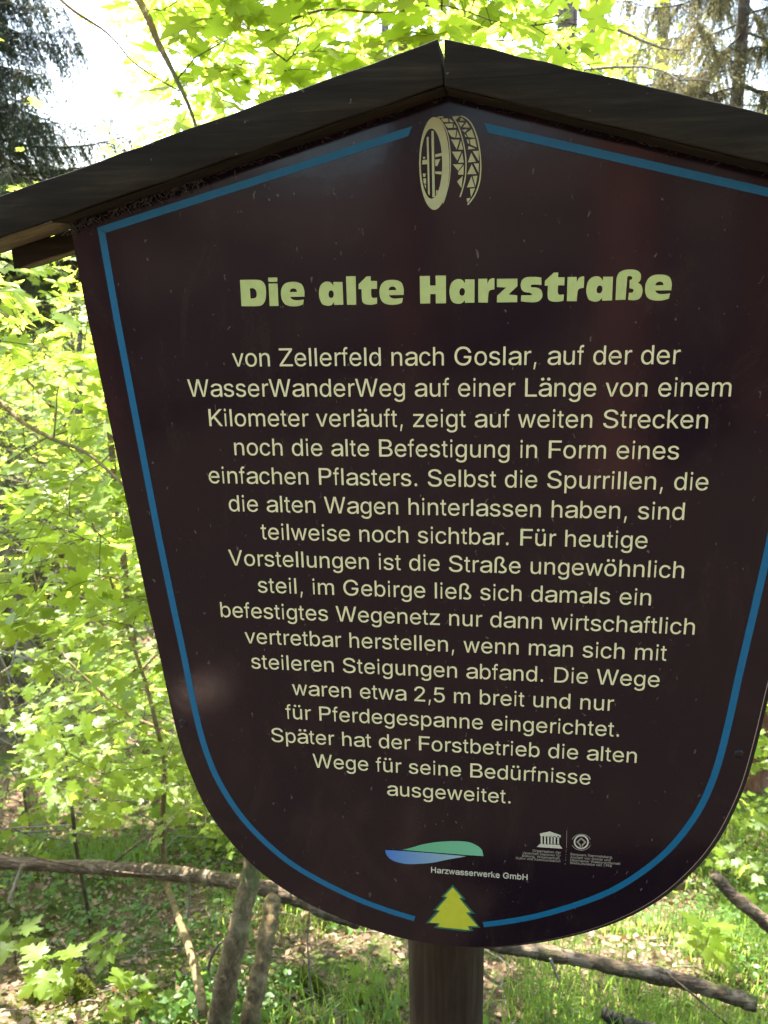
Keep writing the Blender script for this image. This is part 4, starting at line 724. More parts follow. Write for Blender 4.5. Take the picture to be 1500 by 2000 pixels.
# roof planks: thick boards leaning against each other over the panel
def plank(name, side_, x0, x1, top0, slope, th, y0, y1, mat, parent, gap=0.0, seg=26):
    """a sloped board; the ridge end is cut upright, the long edges are slightly uneven."""
    xs = np.linspace(x0, x1, seg)
    rows = []
    rg = np.random.default_rng(int(abs(x1) * 1000) + int(y1 * 1000) + (7 if side_ > 0 else 3))
    for i, x in enumerate(xs):
        zt = top0 - slope * x
        w = (rg.random(4) - 0.5) * 0.0016
        zt_ = zt - (0.0 if i else 0.0)
        rows.append([(side_ * (x + (gap if i == 0 else 0)), y0, zt_ + w[0]), (side_ * (x + (gap if i == 0 else 0)), y1, zt_ + w[1]),
                     (side_ * x, y1, zt - th + w[2]), (side_ * x, y0, zt - th + w[3])])
    v = np.array(rows).reshape(-1, 3)
    v[:, 2] += BZ
    f = []
    for i in range(seg - 1):
        for k in range(4):
            f.append([i * 4 + k, i * 4 + (k + 1) % 4, (i + 1) * 4 + (k + 1) % 4, (i + 1) * 4 + k])
    f.append([0, 1, 2, 3])
    e = (seg - 1) * 4
    f.append([e + 3, e + 2, e + 1, e])
    me = mesh_np(name, v, f)
    import bmesh
    bm = bmesh.new()
    bm.from_mesh(me)
    bmesh.ops.recalc_face_normals(bm, faces=bm.faces)
    ed = [e_ for e_ in bm.edges if e_.calc_face_angle(0) > 1.0]
    bmesh.ops.bevel(bm, geom=ed, offset=0.0016, segments=2, affect='EDGES', profile=0.6)
    bm.to_mesh(me)
    bm.free()
    return inv(link(name, me, mat, parent))


rp = plank('roof_plank', -1, 0.0004, 0.640, 0.3375, 0.266, 0.0435, -0.050, 0.028, M['roof'], sign, 0.0058)
plank('roof_plank', 1, 0.0002, 0.640, 0.3375, 0.266, 0.0445, -0.050, 0.028, M['roof'], sign)
# plank undersides: thin boards, bounce light painted pale on the outer ends
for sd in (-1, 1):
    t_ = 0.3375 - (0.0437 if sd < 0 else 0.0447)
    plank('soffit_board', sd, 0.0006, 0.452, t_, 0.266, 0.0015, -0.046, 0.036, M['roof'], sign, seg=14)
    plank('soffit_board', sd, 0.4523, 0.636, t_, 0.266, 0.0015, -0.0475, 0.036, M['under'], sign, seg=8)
# battens behind the panel
plank('roof_batten', -1, 0.0004, 0.552, 0.291, 0.266, 0.0235, 0.0285, 0.064, M['roof'], sign)
plank('roof_batten', 1, 0.0002, 0.552, 0.290, 0.266, 0.0235, 0.0285, 0.064, M['roof'], sign)
plank('batten_underside', -1, 0.006, 0.545, 0.291 - 0.0237, 0.266, 0.0012, 0.030, 0.062, M['under'], sign)  # lit batten bottoms, their brightness put into the pale colour
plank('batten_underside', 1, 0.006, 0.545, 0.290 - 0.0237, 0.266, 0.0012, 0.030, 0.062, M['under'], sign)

# post: a turned round pole with a drying crack
zz = np.linspace(-0.1, BZ + 0.10, 60)
sd_ = 40
ang = np.linspace(0, 2 * np.pi, sd_, endpoint=False)
pv = []
for z in zz:
    r = 0.0595 + 0.0006 * np.sin(3 * ang + z * 2) + 0.0007 * (RNG.random(sd_) - 0.5)
    ca = -2.15 + 0.04 * math.sin(z * 9)
    r = r - 0.007 * np.exp(-((np.angle(np.exp(1j * (ang - ca)))) / 0.05) ** 2)
    ca2 = -1.1 + 0.05 * math.sin(z * 5)
    r = r - 0.003 * np.exp(-((np.angle(np.exp(1j * (ang - ca2)))) / 0.07) ** 2) * (z < 0.5)
    pv.append(np.stack([-0.012 + r * np.cos(ang), 0.0875 + r * np.sin(ang), np.full(sd_, z)], 1))
pv = np.concatenate(pv)
i_, j_ = np.meshgrid(np.arange(len(zz) - 1), np.arange(sd_), indexing='ij')
a_ = i_ * sd_ + j_
b_ = i_ * sd_ + (j_ + 1) % sd_
inv(link('post', mesh_np('post', pv, np.stack([a_, b_, b_ + sd_, a_ + sd_], -1).reshape(-1, 4), True), M['post'], sign))

# cobweb and debris under the left eave
wb = []
for k in range(330):
    u = RNG.random()
    x = -0.452 + 0.17 * u * u if k < 210 else -0.30 + 0.70 * RNG.random()
    z = 0.2925 - 0.266 * abs(x)
    w = 1.0 if k < 210 else 0.35
    p0 = np.array([x, -0.001 - RNG.random() * 0.012 * w, z + BZ - 0.001 - 0.008 * w * RNG.random() * (1 - u)])
    p1 = p0 + np.array([(RNG.random() - 0.5) * 0.022, (RNG.random() - 0.5) * 0.01, -0.001 - RNG.random() * 0.009 * w])
    p1[1] = min(p1[1], -0.0012)
    mid = (p0 + p1) / 2 + (RNG.random(3) - 0.5) * [0.006, 0.002, 0.005]
    wb.append(tube([p0, mid, p1], 0.00012 + RNG.random() * 0.0004 * w, 3, cap=False))
v, f = join(wb)
inv(link('cobweb', mesh_np('cobweb', v, f), M['web'], sign))['kind'] = 'stuff'


# ------------------------------------------------------------------ leaves
def leaf_template(kind):
    if kind == 'maple':
        h = [(0.04, 0.02), (0.17, -0.09), (0.34, -0.07), (0.30, 0.02), (0.43, 0.06), (0.31, 0.17), (0.45, 0.22), (0.50, 0.33), (0.66, 0.45), (0.46, 0.45),
             (0.38, 0.53), (0.19, 0.44), (0.24, 0.60), (0.31, 0.74), (0.17, 0.73), (0.12, 0.87)]
    elif kind == 'maple_low':
        h = [(0.17, -0.08), (0.40, 0.02), (0.31, 0.17), (0.66, 0.45), (0.38, 0.52), (0.19, 0.44), (0.28, 0.74), (0.13, 0.84)]
    elif kind == 'oval':
        h = [(0.16, 0.14), (0.28, 0.38), (0.24, 0.64), (0.10, 0.88)]
    else:
        h = [(0.34, 0.42)]
    pts = [(0.0, 0.0)] + h + [(0.0, 1.02)] + [(-x, y) for x, y in h[::-1]]
    n = len(pts)
    c = (0.0, 0.30)
    v = []
    for x, y in pts + [c]:
        fold = 0.16 * abs(x)
        v.append((x, y, fold - 0.16 * y * y - 0.25 * x * x))
    f = [(n, i, (i + 1) % n) for i in range(n)]
    if kind == 'diamond':
        v = v[:4]
        f = [(0, 1, 2), (0, 2, 3)]
    if kind.startswith('maple'):
        k = len(v)
        v += [(0.012, 0.02, 0.0), (-0.012, 0.02, 0.0), (0.0, -0.55, -0.10)]
        f.append((k, k + 1, k + 2))
    return np.array(v, float), np.array(f, int)


TPL = {k: leaf_template(k) for k in ('maple', 'maple_low', 'oval', 'diamond')}


def frames(n_, d_):
    """orthonormal frames with z along the normals and y along the directions."""
    n_ = n_ / np.linalg.norm(n_, axis=1)[:, None]
    d_ = d_ - n_ * np.sum(n_ * d_, 1)[:, None]
    d_ = d_ / (np.linalg.norm(d_, axis=1)[:, None] + 1e-9)
    return np.cross(d_, n_), d_, n_


def leaf_mesh(name, kind, pos, nor, dir_, size):
    v, f = TPL[kind]
    x, y, z = frames(nor, dir_)
    s = size[:, None, None]
    wx = (0.85 + 0.3 * RNG.random(len(pos)))[:, None, None]
    V = pos[:, None, :] + s * (v[None, :, 0, None] * x[:, None, :] * wx + v[None, :, 1, None] * y[:, None, :] + v[None, :, 2, None] * z[:, None, :])
    F = f[None] + (np.arange(len(pos)) * len(v))[:, None, None]
    return mesh_np(name, V.reshape(-1, 3), F.reshape(-1, 3))


LEAFM = [leaf_mesh('leaf', 'maple', np.zeros((1, 3)), np.array([[0., 0, 1]]), np.array([[0., 1, 0]]), np.ones(1)) for _ in range(4)]
for i, me in enumerate(LEAFM):
    me.materials.append(M['leafo'])
    co = np.zeros(len(me.vertices) * 3, np.float32)
    me.vertices.foreach_get('co', co)
    co = co.reshape(-1, 3)
    co[:, 2] *= (0.6, 1.2, 1.9, -0.7)[i]
    co[:, :2] += (RNG.random((len(co), 2)) - 0.5) * 0.025
    me.vertices.foreach_set('co', co.ravel())


def place_leaves(parent, pos, nor, dir_, size, most=300, low='maple', mat='leaf', limit_px=10, single=True):
    """the leaves that show largest become parts of their own, the rest one part of kind stuff."""
    pos = np.asarray(pos)
    d = pos - CAMPOS
    z = d @ np.array(fwd)
    sx = 750 + FPX * (d @ np.array(right)) / np.maximum(z, 1e-3)
    sy = 1000 - FPX * (d @ np.array(up)) / np.maximum(z, 1e-3)
    seen = (z > 0.2) & (sx > -30) & (sx < 1530) & (sy > -30) & (sy < 2030)
    xb = (sx > 250 + (sy - 800) * 0.17) & (sy > 420 - 0.27 * sx) & (sy > 80 + (sx - 860) * 0.24) & (sy < 1700 - np.abs(sx - 880) * 0.25) & (sx < 1480)
    px = np.where(seen & ~xb, FPX * size / np.maximum(z, 0.2), 0)
    order = np.argsort(-px)
    own = order[:most][px[order[:most]] > limit_px] if single else order[:0]
    x, y, n_ = frames(nor, dir_)
    loc = np.array(parent.location) if parent is not None else np.zeros(3)
    for i in own:
        o = bpy.data.objects.new('leaf', LEAFM[int(RNG.integers(4))])
        COL.objects.link(o)
        o.parent = parent
        s = float(size[i])
        R_ = Matrix((x[i] * s, y[i] * s, n_[i] * s)).transposed().to_4x4()
        R_.translation = Vector(pos[i] - loc)
        o.matrix_basis = R_
    rest = np.setdiff1d(np.arange(len(pos)), own)
    if len(rest):
        near = rest[z[rest] < 5.5] if low == 'maple' else rest[:0]
        far_ = np.setdiff1d(rest, near)
        for nm, idx, kd in (('foliage', near, 'maple'), ('foliage', far_, 'maple_low' if low.startswith('maple') else low)):
            if len(idx):
                f = link(nm, leaf_mesh(nm, kd, pos[idx] - loc, nor[idx], dir_[idx], size[idx]), M[mat], parent)
                f['kind'] = 'stuff'
    return len(own)


def rdir(n):
    v = RNG.normal(size=(n, 3))
    return v / np.linalg.norm(v, axis=1)[:, None]


CLEAR = []       # (px0, py0, px1, py1): parts of the view the photograph shows open


def maple(name, label, trunks, zones, leaf_size=0.1, group=None, cat='tree', mat='bark', own=300, tilt=0.45, twig=0.16, spray=7, step=0.045, maxlink=1.6, droop=0.0, lmat='leaf'):
    """trunks: [(polyline, radii)]; zones: [(centre, radii, sprays)] of ellipsoids the twigs reach into."""
    base = trunks[0][0][0]
    root = empty(name, base, label, cat, group)
    base = np.array(base, float)
    nodes_, par, rad, fix = [], [], [], []
    for k, (pl, rr) in enumerate(trunks):
        pts = spline(pl, 6)
        rs = np.interp(np.linspace(0, 1, len(pts)), np.linspace(0, 1, len(rr)), rr)
        v, f = tube(pts - base, rs, 10 if rs[0] > 0.012 else 6, 0.06)
        link('trunk' if k == 0 else 'branch', mesh_np('trunk' if k == 0 else 'branch', v, f, True), M[mat], root)
        st = len(nodes_)
        for i, p in enumerate(pts):
            nodes_.append(p)
            par.append(st + i - 1 if i else -1)
            rad.append(rs[i])
            fix.append(True)
    skip = max(1, int(len(spline(trunks[0][0], 6)) * 0.12))
    C_, D_ = [], []
    for c, r, n in zones:
        c = np.array(c, float)
        r = np.array(r, float)
        p = rdir(n) * (RNG.random(n) ** (1 / 3))[:, None] * r + c
        C_.append(p)
    C_ = np.concatenate(C_)
    ok = C_[:, 2] > gz(C_[:, 0], C_[:, 1]) + 0.06
    ok &= ~((np.abs(C_[:, 0]) < 0.75) & (C_[:, 1] < 0.45) & (C_[:, 1] > -1.2) & (C_[:, 2] < 2.05))
    ok &= ~((np.abs(C_[:, 0] - 0.07) < 0.9) & (C_[:, 1] < -0.1))
    C_ = C_[ok]
    keep = np.ones(len(C_), bool)
    for i, p in enumerate(C_):
        s_ = to_px(p)
        if s_ and p[1] < 7:
            for x0, y0, x1, y1, pr in CLEAR:
                if x0 < s_[0] < x1 and y0 < s_[1] < y1 and RNG.random() < pr:
                    keep[i] = False
    C_ = C_[keep]
    nd = np.array(nodes_)
    dist = np.min(np.linalg.norm(C_[:, None] - nd[None], axis=2), axis=1)
    C_ = C_[np.argsort(dist)]
    LP, LN, LD, LS, TW = [], [], [], [], []
    for p in C_:
        nd = np.array(nodes_)
        dd = np.linalg.norm(nd - p, axis=1) + 0.6 * np.maximum(0, nd[:, 2] - p[2])
        dd[:skip] += 5
        j = int(np.argmin(dd))
        a = nd[j]
        L = np.linalg.norm(p - a)
        if L > maxlink or L < 0.03:
            continue
        out = (p - a) / L
        ns = max(2, int(L / 0.12))
        mid = (a + p) / 2 + np.array([0, 0, 0.10 * L]) + RNG.normal(size=3) * 0.05 * L
        chain = [a]
        for t in np.linspace(0, 1, ns + 1)[1:]:
            chain.append((1 - t) ** 2 * a + 2 * t * (1 - t) * mid + t * t * p)
        r0 = min(rad[j] * 0.8, 0.0016 + 0.0035 * L)
        TW.append(tube(np.array(chain) - base, np.linspace(r0, 0.0013, len(chain)), 4, cap=False))
        for q in chain[1:]:
            nodes_.append(q)
            par.append(j)
            rad.append(0.002)
            fix.append(False)
        h = out * [1, 1, 0.4] + RNG.normal(size=3) * 0.25 + [0, 0, -droop]
        h /= np.linalg.norm(h)
        sidev = np.cross(h, [0, 0, 1.0])
        sidev /= np.linalg.norm(sidev) + 1e-6
        TW.append(tube([p - base, p - base + h * twig * 0.5, p - base + h * twig - [0, 0, 0.01]], [0.0013, 0.001, 0.0006], 3, cap=False))
        k = 0
        nn0 = np.array([0, 0, 1.0]) + RNG.normal(size=3) * tilt * 0.5
        while k < spray:
            t = (k // 2 * 2) / max(1, spray - 1)
            s_ = 1 if k % 2 else -1
            q = p + h * twig * t
            d = h * (0.45 + 0.5 * t) + sidev * s_ * (1 - 0.55 * t)
            if k == spray - 1:
                d = h
            d = d / np.linalg.norm(d)
            sz = leaf_size * (0.42 + 0.75 * RNG.random()) * (1 - 0.25 * t)
            LP.append(q + d * sz * 0.5)
            LD.append(d + [0, 0, -0.25] + RNG.normal(size=3) * 0.12)
            LN.append(nn0 + RNG.normal(size=3) * tilt * 0.6)
            LS.append(sz)
            k += 1
    LP, LN, LD, LS = map(np.array, (LP, LN, LD, LS))
    if CLEAR and len(LP):
        keep = np.ones(len(LP), bool)
        for i, p in enumerate(LP):
            s_ = to_px(p)
            if s_:
                for x0, y0, x1, y1, pr in CLEAR:
                    if x0 < s_[0] < x1 and y0 < s_[1] < y1 and RNG.random() < pr:
                        keep[i] = False
        LP, LN, LD, LS = LP[keep], LN[keep], LD[keep], LS[keep]
    v, f = join(TW)
    link('twigs', mesh_np('twigs', v, f, True), M['twig'], root)['kind'] = 'stuff'
    place_leaves(root, LP, LN, LD, LS, own, mat=lmat)
    return root


def G(x, y, dz=0.0):
    return np.array([x, y, float(gz(x, y)) + dz])


def P3(px, py, Y):
    return at(px, py, Y)


CLEAR = [(60, 200, 165, 330, 0.9), (0, 50, 150, 360, 0.8), (165, 215, 240, 300, 0.4), (1170, -60, 1560, 260, 0.95), (1060, -60, 1170, 60, 0.5)]

# sapling with the pale forked stem, left of the board's lower edge
t0 = P3(402, 2040, 1.42)
t0[2] = min(t0[2], float(gz(t0[0], t0[1])) - 0.02)
maple('maple_sapling', 'slender crooked sapling rising behind the leaning fence pole beside the two stout stems',
      [([t0, P3(394, 1960, 1.5), P3(375, 1870, 1.72), P3(345, 1780, 2.02), P3(326, 1725, 2.3), P3(317, 1620, 2.3), P3(322, 1500, 2.15), P3(306, 1420, 2.05), P3(280, 1320, 2.1), P3(215, 1130, 2.2), P3(160, 960, 2.25)], [0.021, 0.018, 0.013, 0.009, 0.004]),
       ([P3(306, 1420, 2.05), P3(250, 1395, 2.1), P3(190, 1345, 2.15), P3(125, 1280, 2.2), P3(90, 1200, 2.3), P3(60, 1100, 2.4)], [0.008, 0.006, 0.003]),
       ([P3(275, 1310, 2.1), P3(300, 1285, 2.1), P3(330, 1255, 2.15)], [0.005, 0.003])],
      [((-1.25, 2.3, -0.15), (0.85, 0.8, 0.55), 190), ((-1.0, 2.2, 0.45), (0.6, 0.7, 0.4), 90)], 0.068, 'young maples behind the sign')

# the tree whose long boughs cross the strip of foliage on the left
maple('maple_tree', 'broad leaved maple whose thin bough crosses the view left of the board',
      [([G(-3.1, 2.6, -0.05), (-2.9, 2.55, -0.4), (-2.4, 2.5, 0.6), (-2.3, 2.4, 1.8), (-2.4, 2.5, 3.2), (-2.6, 2.6, 4.2)], [0.05, 0.04, 0.025, 0.01]),
       ([(-2.38, 2.48, 0.9), P3(-90, 730, 1.9), P3(0, 786, 1.7), P3(45, 825, 1.6), P3(105, 858, 1.5), P3(165, 882, 1.42), P3(210, 918, 1.36), P3(245, 950, 1.3), P3(290, 985, 1.25)], [0.022, 0.008, 0.0055, 0.003]),
       ([P3(105, 857, 1.5), P3(110, 800, 1.5), P3(114, 756, 1.5), P3(140, 720, 1.5)], [0.003, 0.0015]),
       ([(-2.35, 2.45, 1.3), P3(-120, 560, 2.0), P3(0, 610, 1.8), P3(54, 660, 1.7), P3(100, 700, 1.65)], [0.015, 0.004, 0.002])],
      [((-1.5, 1.9, 1.35), (0.8, 0.7, 0.42), 120), ((-1.9, 2.1, 2.3), (0.8, 0.9, 0.5), 40), ((-1.35, 1.75, 0.75), (0.6, 0.6, 0.4), 105), ((-2.9, 2.6, 3.4), (0.9, 0.9, 0.6), 26)], 0.088, 'young maples behind the sign')

# maple whose crown hangs over the roof
maple('maple_tree', 'maple whose sunlit crown hangs over the ridge of the little roof',
      [([G(-0.5, 3.1, -0.05), (-0.5, 3.05, -0.5), (-0.45, 3.0, 0.8), (-0.4, 2.9, 2.2), (-0.35, 2.7, 3.6), (-0.3, 2.6, 4.6)], [0.04, 0.03, 0.02, 0.008]),
       ([(-0.38, 2.85, 2.9), P3(180, -160, 1.7), P3(272, 0, 1.35), P3(310, 85, 1.3), P3(340, 145, 1.25), P3(372, 215, 1.2), P3(395, 290, 1.15)], [0.02, 0.01, 0.006, 0.003]),
       ([(-0.40, 2.85, 2.6), P3(30, -120, 1.6), P3(120, 0, 1.4), P3(210, 65, 1.35), P3(265, 125, 1.3), P3(350, 178, 1.25)], [0.014, 0.005, 0.0025, 0.002]),
       ([(-0.36, 2.8, 3.3), P3(430, -120, 1.6), P3(447, 0, 1.5), P3(500, 70, 1.4), P3(560, 120, 1.35)], [0.014, 0.004, 0.002]),
       ([P3(500, 70, 1.4), P3(625, 20, 1.4), P3(750, 25, 1.45), P3(860, 10, 1.5), P3(960, 40, 1.55)], [0.004, 0.003, 0.0015])],
      [((-0.62, 1.4, 2.28), (0.30, 0.35, 0.26), 42), ((-0.35, 1.5, 2.42), (0.75, 0.55, 0.32), 85), ((0.25, 1.6, 2.35), (0.55, 0.6, 0.38), 75), ((-0.2, 2.6, 2.85), (1.1, 0.7, 0.5), 70), ((0.2, 2.5, 4.2), (1.1, 1.1, 0.7), 30)], 0.10, 'young maples behind the sign')

maple('maple_tree', 'slim maple with small leaf sprays seen over the left roof plank',
      [([G(-1.1, 4.6, -0.05), (-1.1, 4.6, 0), (-1.0, 4.5, 2.0), (-0.95, 4.4, 4.0), (-0.9, 4.3, 5.0)], [0.03, 0.012, 0.006])],
      [((-1.15, 4.2, 2.6), (0.95, 0.9, 0.65), 190), ((-0.1, 4.3, 2.9), (0.9, 0.8, 0.5), 110)], 0.095, 'young maples behind the sign', twig=0.2)
maple('maple_tree', 'bright maple filling the gap under the left end of the roof',
      [([G(-3.0, 5.2, -0.05), (-3.0, 5.2, 0), (-2.9, 5.1, 1.2), (-2.7, 5.0, 2.2)], [0.04, 0.02, 0.006])],
      [((-2.8, 5.0, 1.5), (1.1, 1.0, 0.9), 150), ((-2.5, 4.9, -0.1), (0.9, 0.9, 0.8), 110)], 0.10, 'young maples behind the sign', twig=0.22)
db = P3(163, 1700, 2.75)
db[2] = float(gz(db[0], db[1])) - 0.05
maple('maple_sapling', 'dark stemmed sapling standing in the undergrowth at the left end of the rail',
      [([db, P3(149, 1655, 2.68), P3(143, 1600, 2.6), P3(139, 1575, 2.62), P3(126, 1540, 2.65), P3(131, 1480, 2.7), P3(110, 1380, 2.75)], [0.012, 0.010, 0.007, 0.004]),
       ([P3(128, 1550, 2.65), P3(100, 1520, 2.6), P3(60, 1490, 2.6), P3(20, 1470, 2.6)], [0.005, 0.002])],
      [((-1.75, 2.8, -0.75), (0.7, 0.6, 0.35), 110)], 0.075, 'young maples behind the sign', mat='twig')
for (x, y, h, n, s, lab) in ((-3.4, 4.0, 1.4, 130, 0.095, 'low bushy maple in the left undergrowth in front of the grey trunks'),
                             (-2.0, 4.4, 0.9, 120, 0.085, 'knee high maple growing just beyond the fallen pole on the left'),
                             (-1.1, 3.9, 0.7, 90, 0.085, 'small maple showing between the board edge and the fallen pole'),
                             (-4.2, 6.2, 2.6, 160, 0.10, 'taller maple deep in the thicket left of the board'),
                             (1.9, 3.9, 0.8, 80, 0.085, 'low maple at the right edge above the sunny grass'),
                             (2.6, 5.4, 1.7, 130, 0.09, 'maple bush behind the board near the right trunks')):
    b = G(x, y, -0.03)
    maple('maple_sapling', lab, [([b, b + [0.02, 0, h * 0.4], b + [0.06, -0.05, h * 0.8], b + [0.02, -0.1, h * 1.3]], [0.014, 0.009, 0.004])],
          [(b + [0, -0.05, h * 0.75], (h * 0.5 + 0.35, h * 0.4 + 0.35, h * 0.62), n)], s, 'young maples behind the sign')


# ------------------------------------------------------------------ spruces
def blades(pos, dir_, length, width):
    n = len(pos)
    d = dir_ / np.linalg.norm(dir_, axis=1)[:, None]
    s = np.cross(d, rdir(n))
    s /= np.linalg.norm(s, axis=1)[:, None] + 1e-9
    L = length[:, None]
    w = width[:, None]
    V = np.stack([pos - s * w * 0.2, pos + d * L * 0.45 + s * w, pos + d * L, pos + d * L * 0.45 - s * w], 1)
    return V.reshape(-1, 3), (np.arange(n) * 4)[:, None] + np.arange(4)[None]


def spruce(label, base, height, r0, boughs, reach, dens, mat='needle', first=1.0, bare=0.0, group='spruces around the clearing', az=None, lean=(0, 0), hang=1.0, bark='spruce', bias=1.0):
    root = empty('spruce_tree', base, label, 'tree', group)
    base = np.array(base, float)
    zt = np.linspace(-0.1, height, 26)
    pth = np.stack([lean[0] * zt / height + 0.02 * np.sin(zt * 1.3), lean[1] * zt / height + 0.02 * np.cos(zt), zt], 1)
    rr = r0 * (1 - 0.8 * zt / height)
    rr[0] *= 1.25
    v, f = tube(pth, rr, 18, 0.05)
    link('trunk', mesh_np('trunk', v, f, True), M[bark], root)
    PP, DD, LL, WW, TW = [], [], [], [], []
    for b in range(boughs):
        z = first + (height * 0.97 - first) * ((b + RNG.random()) / boughs) ** bias
        t = (z - first) / (height - first)
        a = b * 2.399963 + RNG.random() if az is None else az[0] + (az[1] - az[0]) * RNG.random()
        L = reach * (1 - 0.72 * t) * (0.7 + 0.5 * RNG.random())
        dead = RNG.random() < bare
        x0 = np.array([np.interp(z, zt, pth[:, 0]), np.interp(z, zt, pth[:, 1]), z])
        hd = np.array([math.cos(a), math.sin(a), 0])
        s = np.linspace(0, 1, 9)
        br = x0 + hd * (s * L)[:, None] + np.array([0, 0, 1.0]) * (-0.30 * L * s * (1 - 0.55 * s) + 0.05 * L * np.sin(s * 5 + b))[:, None] + np.cumsum(RNG.normal(size=(9, 3)) * 0.012 * L, 0)
        v, f = tube(br, np.linspace(0.006 + 0.010 * L * (1 - t), 0.003, 9), 5, 0.1)
        link('branch', mesh_np('branch', v, f), M['dead' if dead else 'twig'], root)
        nb = int(L * dens * (0.5 if dead else 1))
        u = 0.15 + 0.85 * RNG.random(nb)
        P_ = np.stack([np.interp(u, s, br[:, k]) for k in range(3)], 1)
        sg = np.where(RNG.random(nb) < 0.5, 1, -1)
        sidev = np.array([-hd[1], hd[0], 0])
        for i in range(nb):
            l = (0.10 + 0.30 * RNG.random()) * (1.15 - 0.4 * u[i]) * hang
            d = sidev * sg[i] * (0.5 + 0.3 * RNG.random()) + hd * 0.4 + np.array([0, 0, -0.35 - 1.1 * RNG.random() * hang])
            if dead:
                d = sidev * sg[i] + hd * 0.5 + RNG.normal(size=3) * 0.4
                l *= 1.3
            d /= np.linalg.norm(d)
            e = P_[i] + d * l + [0, 0, -0.15 * l]
            TW.append(tube([P_[i], P_[i] + d * l * 0.5, e], [0.0022, 0.0016, 0.001], 3, cap=False))
            if dead and RNG.random() < 0.8:
                continue
            k = int(l / 0.013)
            w = RNG.random(k)
            PP.append(P_[i] + (e - P_[i]) * w[:, None])
            DD.append((e - P_[i]) / l + rdir(k) * 0.85)
            LL.append(0.022 + 0.022 * RNG.random(k))
            WW.append(0.0022 + 0.0018 * RNG.random(k))
    v, f = join(TW)
    link('twigs', mesh_np('twigs', v, f), M['dead' if bare > 0.5 else 'twig'], root)['kind'] = 'stuff'
    if PP:
        v, f = blades(np.concatenate(PP), np.concatenate(DD), np.concatenate(LL), np.concatenate(WW))
        link('needles', mesh_np('needles', v, f), M[mat], root)['kind'] = 'stuff'
    return root


def base_under(px, py, Y, sink=0.1):
    p = P3(px, py, Y)
    return np.array([p[0], Y, float(gz(p[0], Y)) - sink])


spruce('dark spruce hanging its drooping sprays into the upper left corner', base_under(-190, 300, 6.0), 8.6, 0.16, 76, 2.1, 150, first=4.75, az=(-0.9, 0.7), bias=1.25, hang=1.4)
spruce('pale trunked spruce with bare dead branches above the right roof plank', base_under(1103, 40, 6.2), 11.0, 0.135, 60, 1.9, 34, first=3.6, bare=0.85, hang=0.7, bias=1.7)
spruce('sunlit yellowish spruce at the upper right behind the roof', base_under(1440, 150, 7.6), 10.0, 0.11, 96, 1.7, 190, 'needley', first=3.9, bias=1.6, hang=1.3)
spruce('broken grey spruce trunk standing in the thicket left of the board', base_under(62, 1400, 6.2), 4.0, 0.13, 14, 1.0, 14, first=1.0, bare=1.0)
spruce('thin leaning dead spruce trunk between the maples on the left', base_under(136, 1150, 8.4), 4.4, 0.11, 14, 1.0, 14, first=1.5, bare=1.0, lean=(0.6, 0))
spruce('low dark young spruce deep in the thicket on the left', base_under(40, 1200, 7.0), 3.7, 0.06, 54, 1.2, 110, first=0.3, hang=0.8, bias=0.9)
spruce('low dark young spruce behind the trunks at the right edge', base_under(1500, 1500, 8.0), 4.0, 0.06, 44, 1.2, 90, first=0.3, hang=0.8, bias=0.9)
spruce('brown trunk at the right edge just above the sunny grass', base_under(1455, 1600, 5.6), 12, 0.13, 12, 1.5, 40, first=8.5, bark='redbark')
spruce('second trunk behind the right one at the picture edge', base_under(1500, 1560, 7.4), 12, 0.12, 10, 1.5, 40, first=7.5)
FARL = ['far spruce at the left edge of the wood beyond the thicket', 'far spruce straight behind the ridge of the roof', 'nearer far spruce above the start of the right roof plank',
        'far spruce behind the yellowish one at the upper right', 'far spruce at the right edge of the wood', 'most distant spruce on the left of the slope', 'most distant spruce behind the left roof plank',
        'distant spruce between the roof ridge and the pale trunk', 'distant spruce behind the right roof plank', 'small distant spruce left of the gap of sky']
k = 0
for (x, y, r) in ((-12.5, 15, .2), (1.5, 17, .19), (4.2, 13, .2), (7.2, 17, .22), (10.5, 14, .2), (-20, 25, .24), (-4.5, 32, .24), (3.8, 25, .24), (9, 27, .25)):
    k += 1
    spruce(FARL[k - 1], G(x, y, -0.1), 17 + 4 * RNG.random(), r, 34, 2.3, 36, first=5.5, group='far spruces on the slope beyond', hang=1.4)
# unseen spruces added behind the viewer for the panel's dark and reddish reflections
NEARL = ['the left one of the first row', 'directly opposite the board', 'just right of the one opposite the board', 'behind the one opposite the board', 'the right one of the first row',
         'outermost on the left', 'standing back on the right', 'outermost on the right']
for (x, y, r) in ((-3.2, -5.6, .2), (0.75, -4.6, .22), (2.0, -6.4, .2), (-0.9, -7.4, .22), (4.2, -5.4, .2), (-5.6, -7.6, .22), (3.1, -9.0, .22), (6.4, -8.2, .2)):
    spruce('unseen spruce added for the panel reflections, ' + NEARL.pop(0), G(x, y, -0.1), 13 + 3 * RNG.random(), r, 60, 2.2, 60, first=1.9 if abs(x) > 1 else 2.6, group='spruces added for the panel reflections', hang=1.2, bark='redbark')


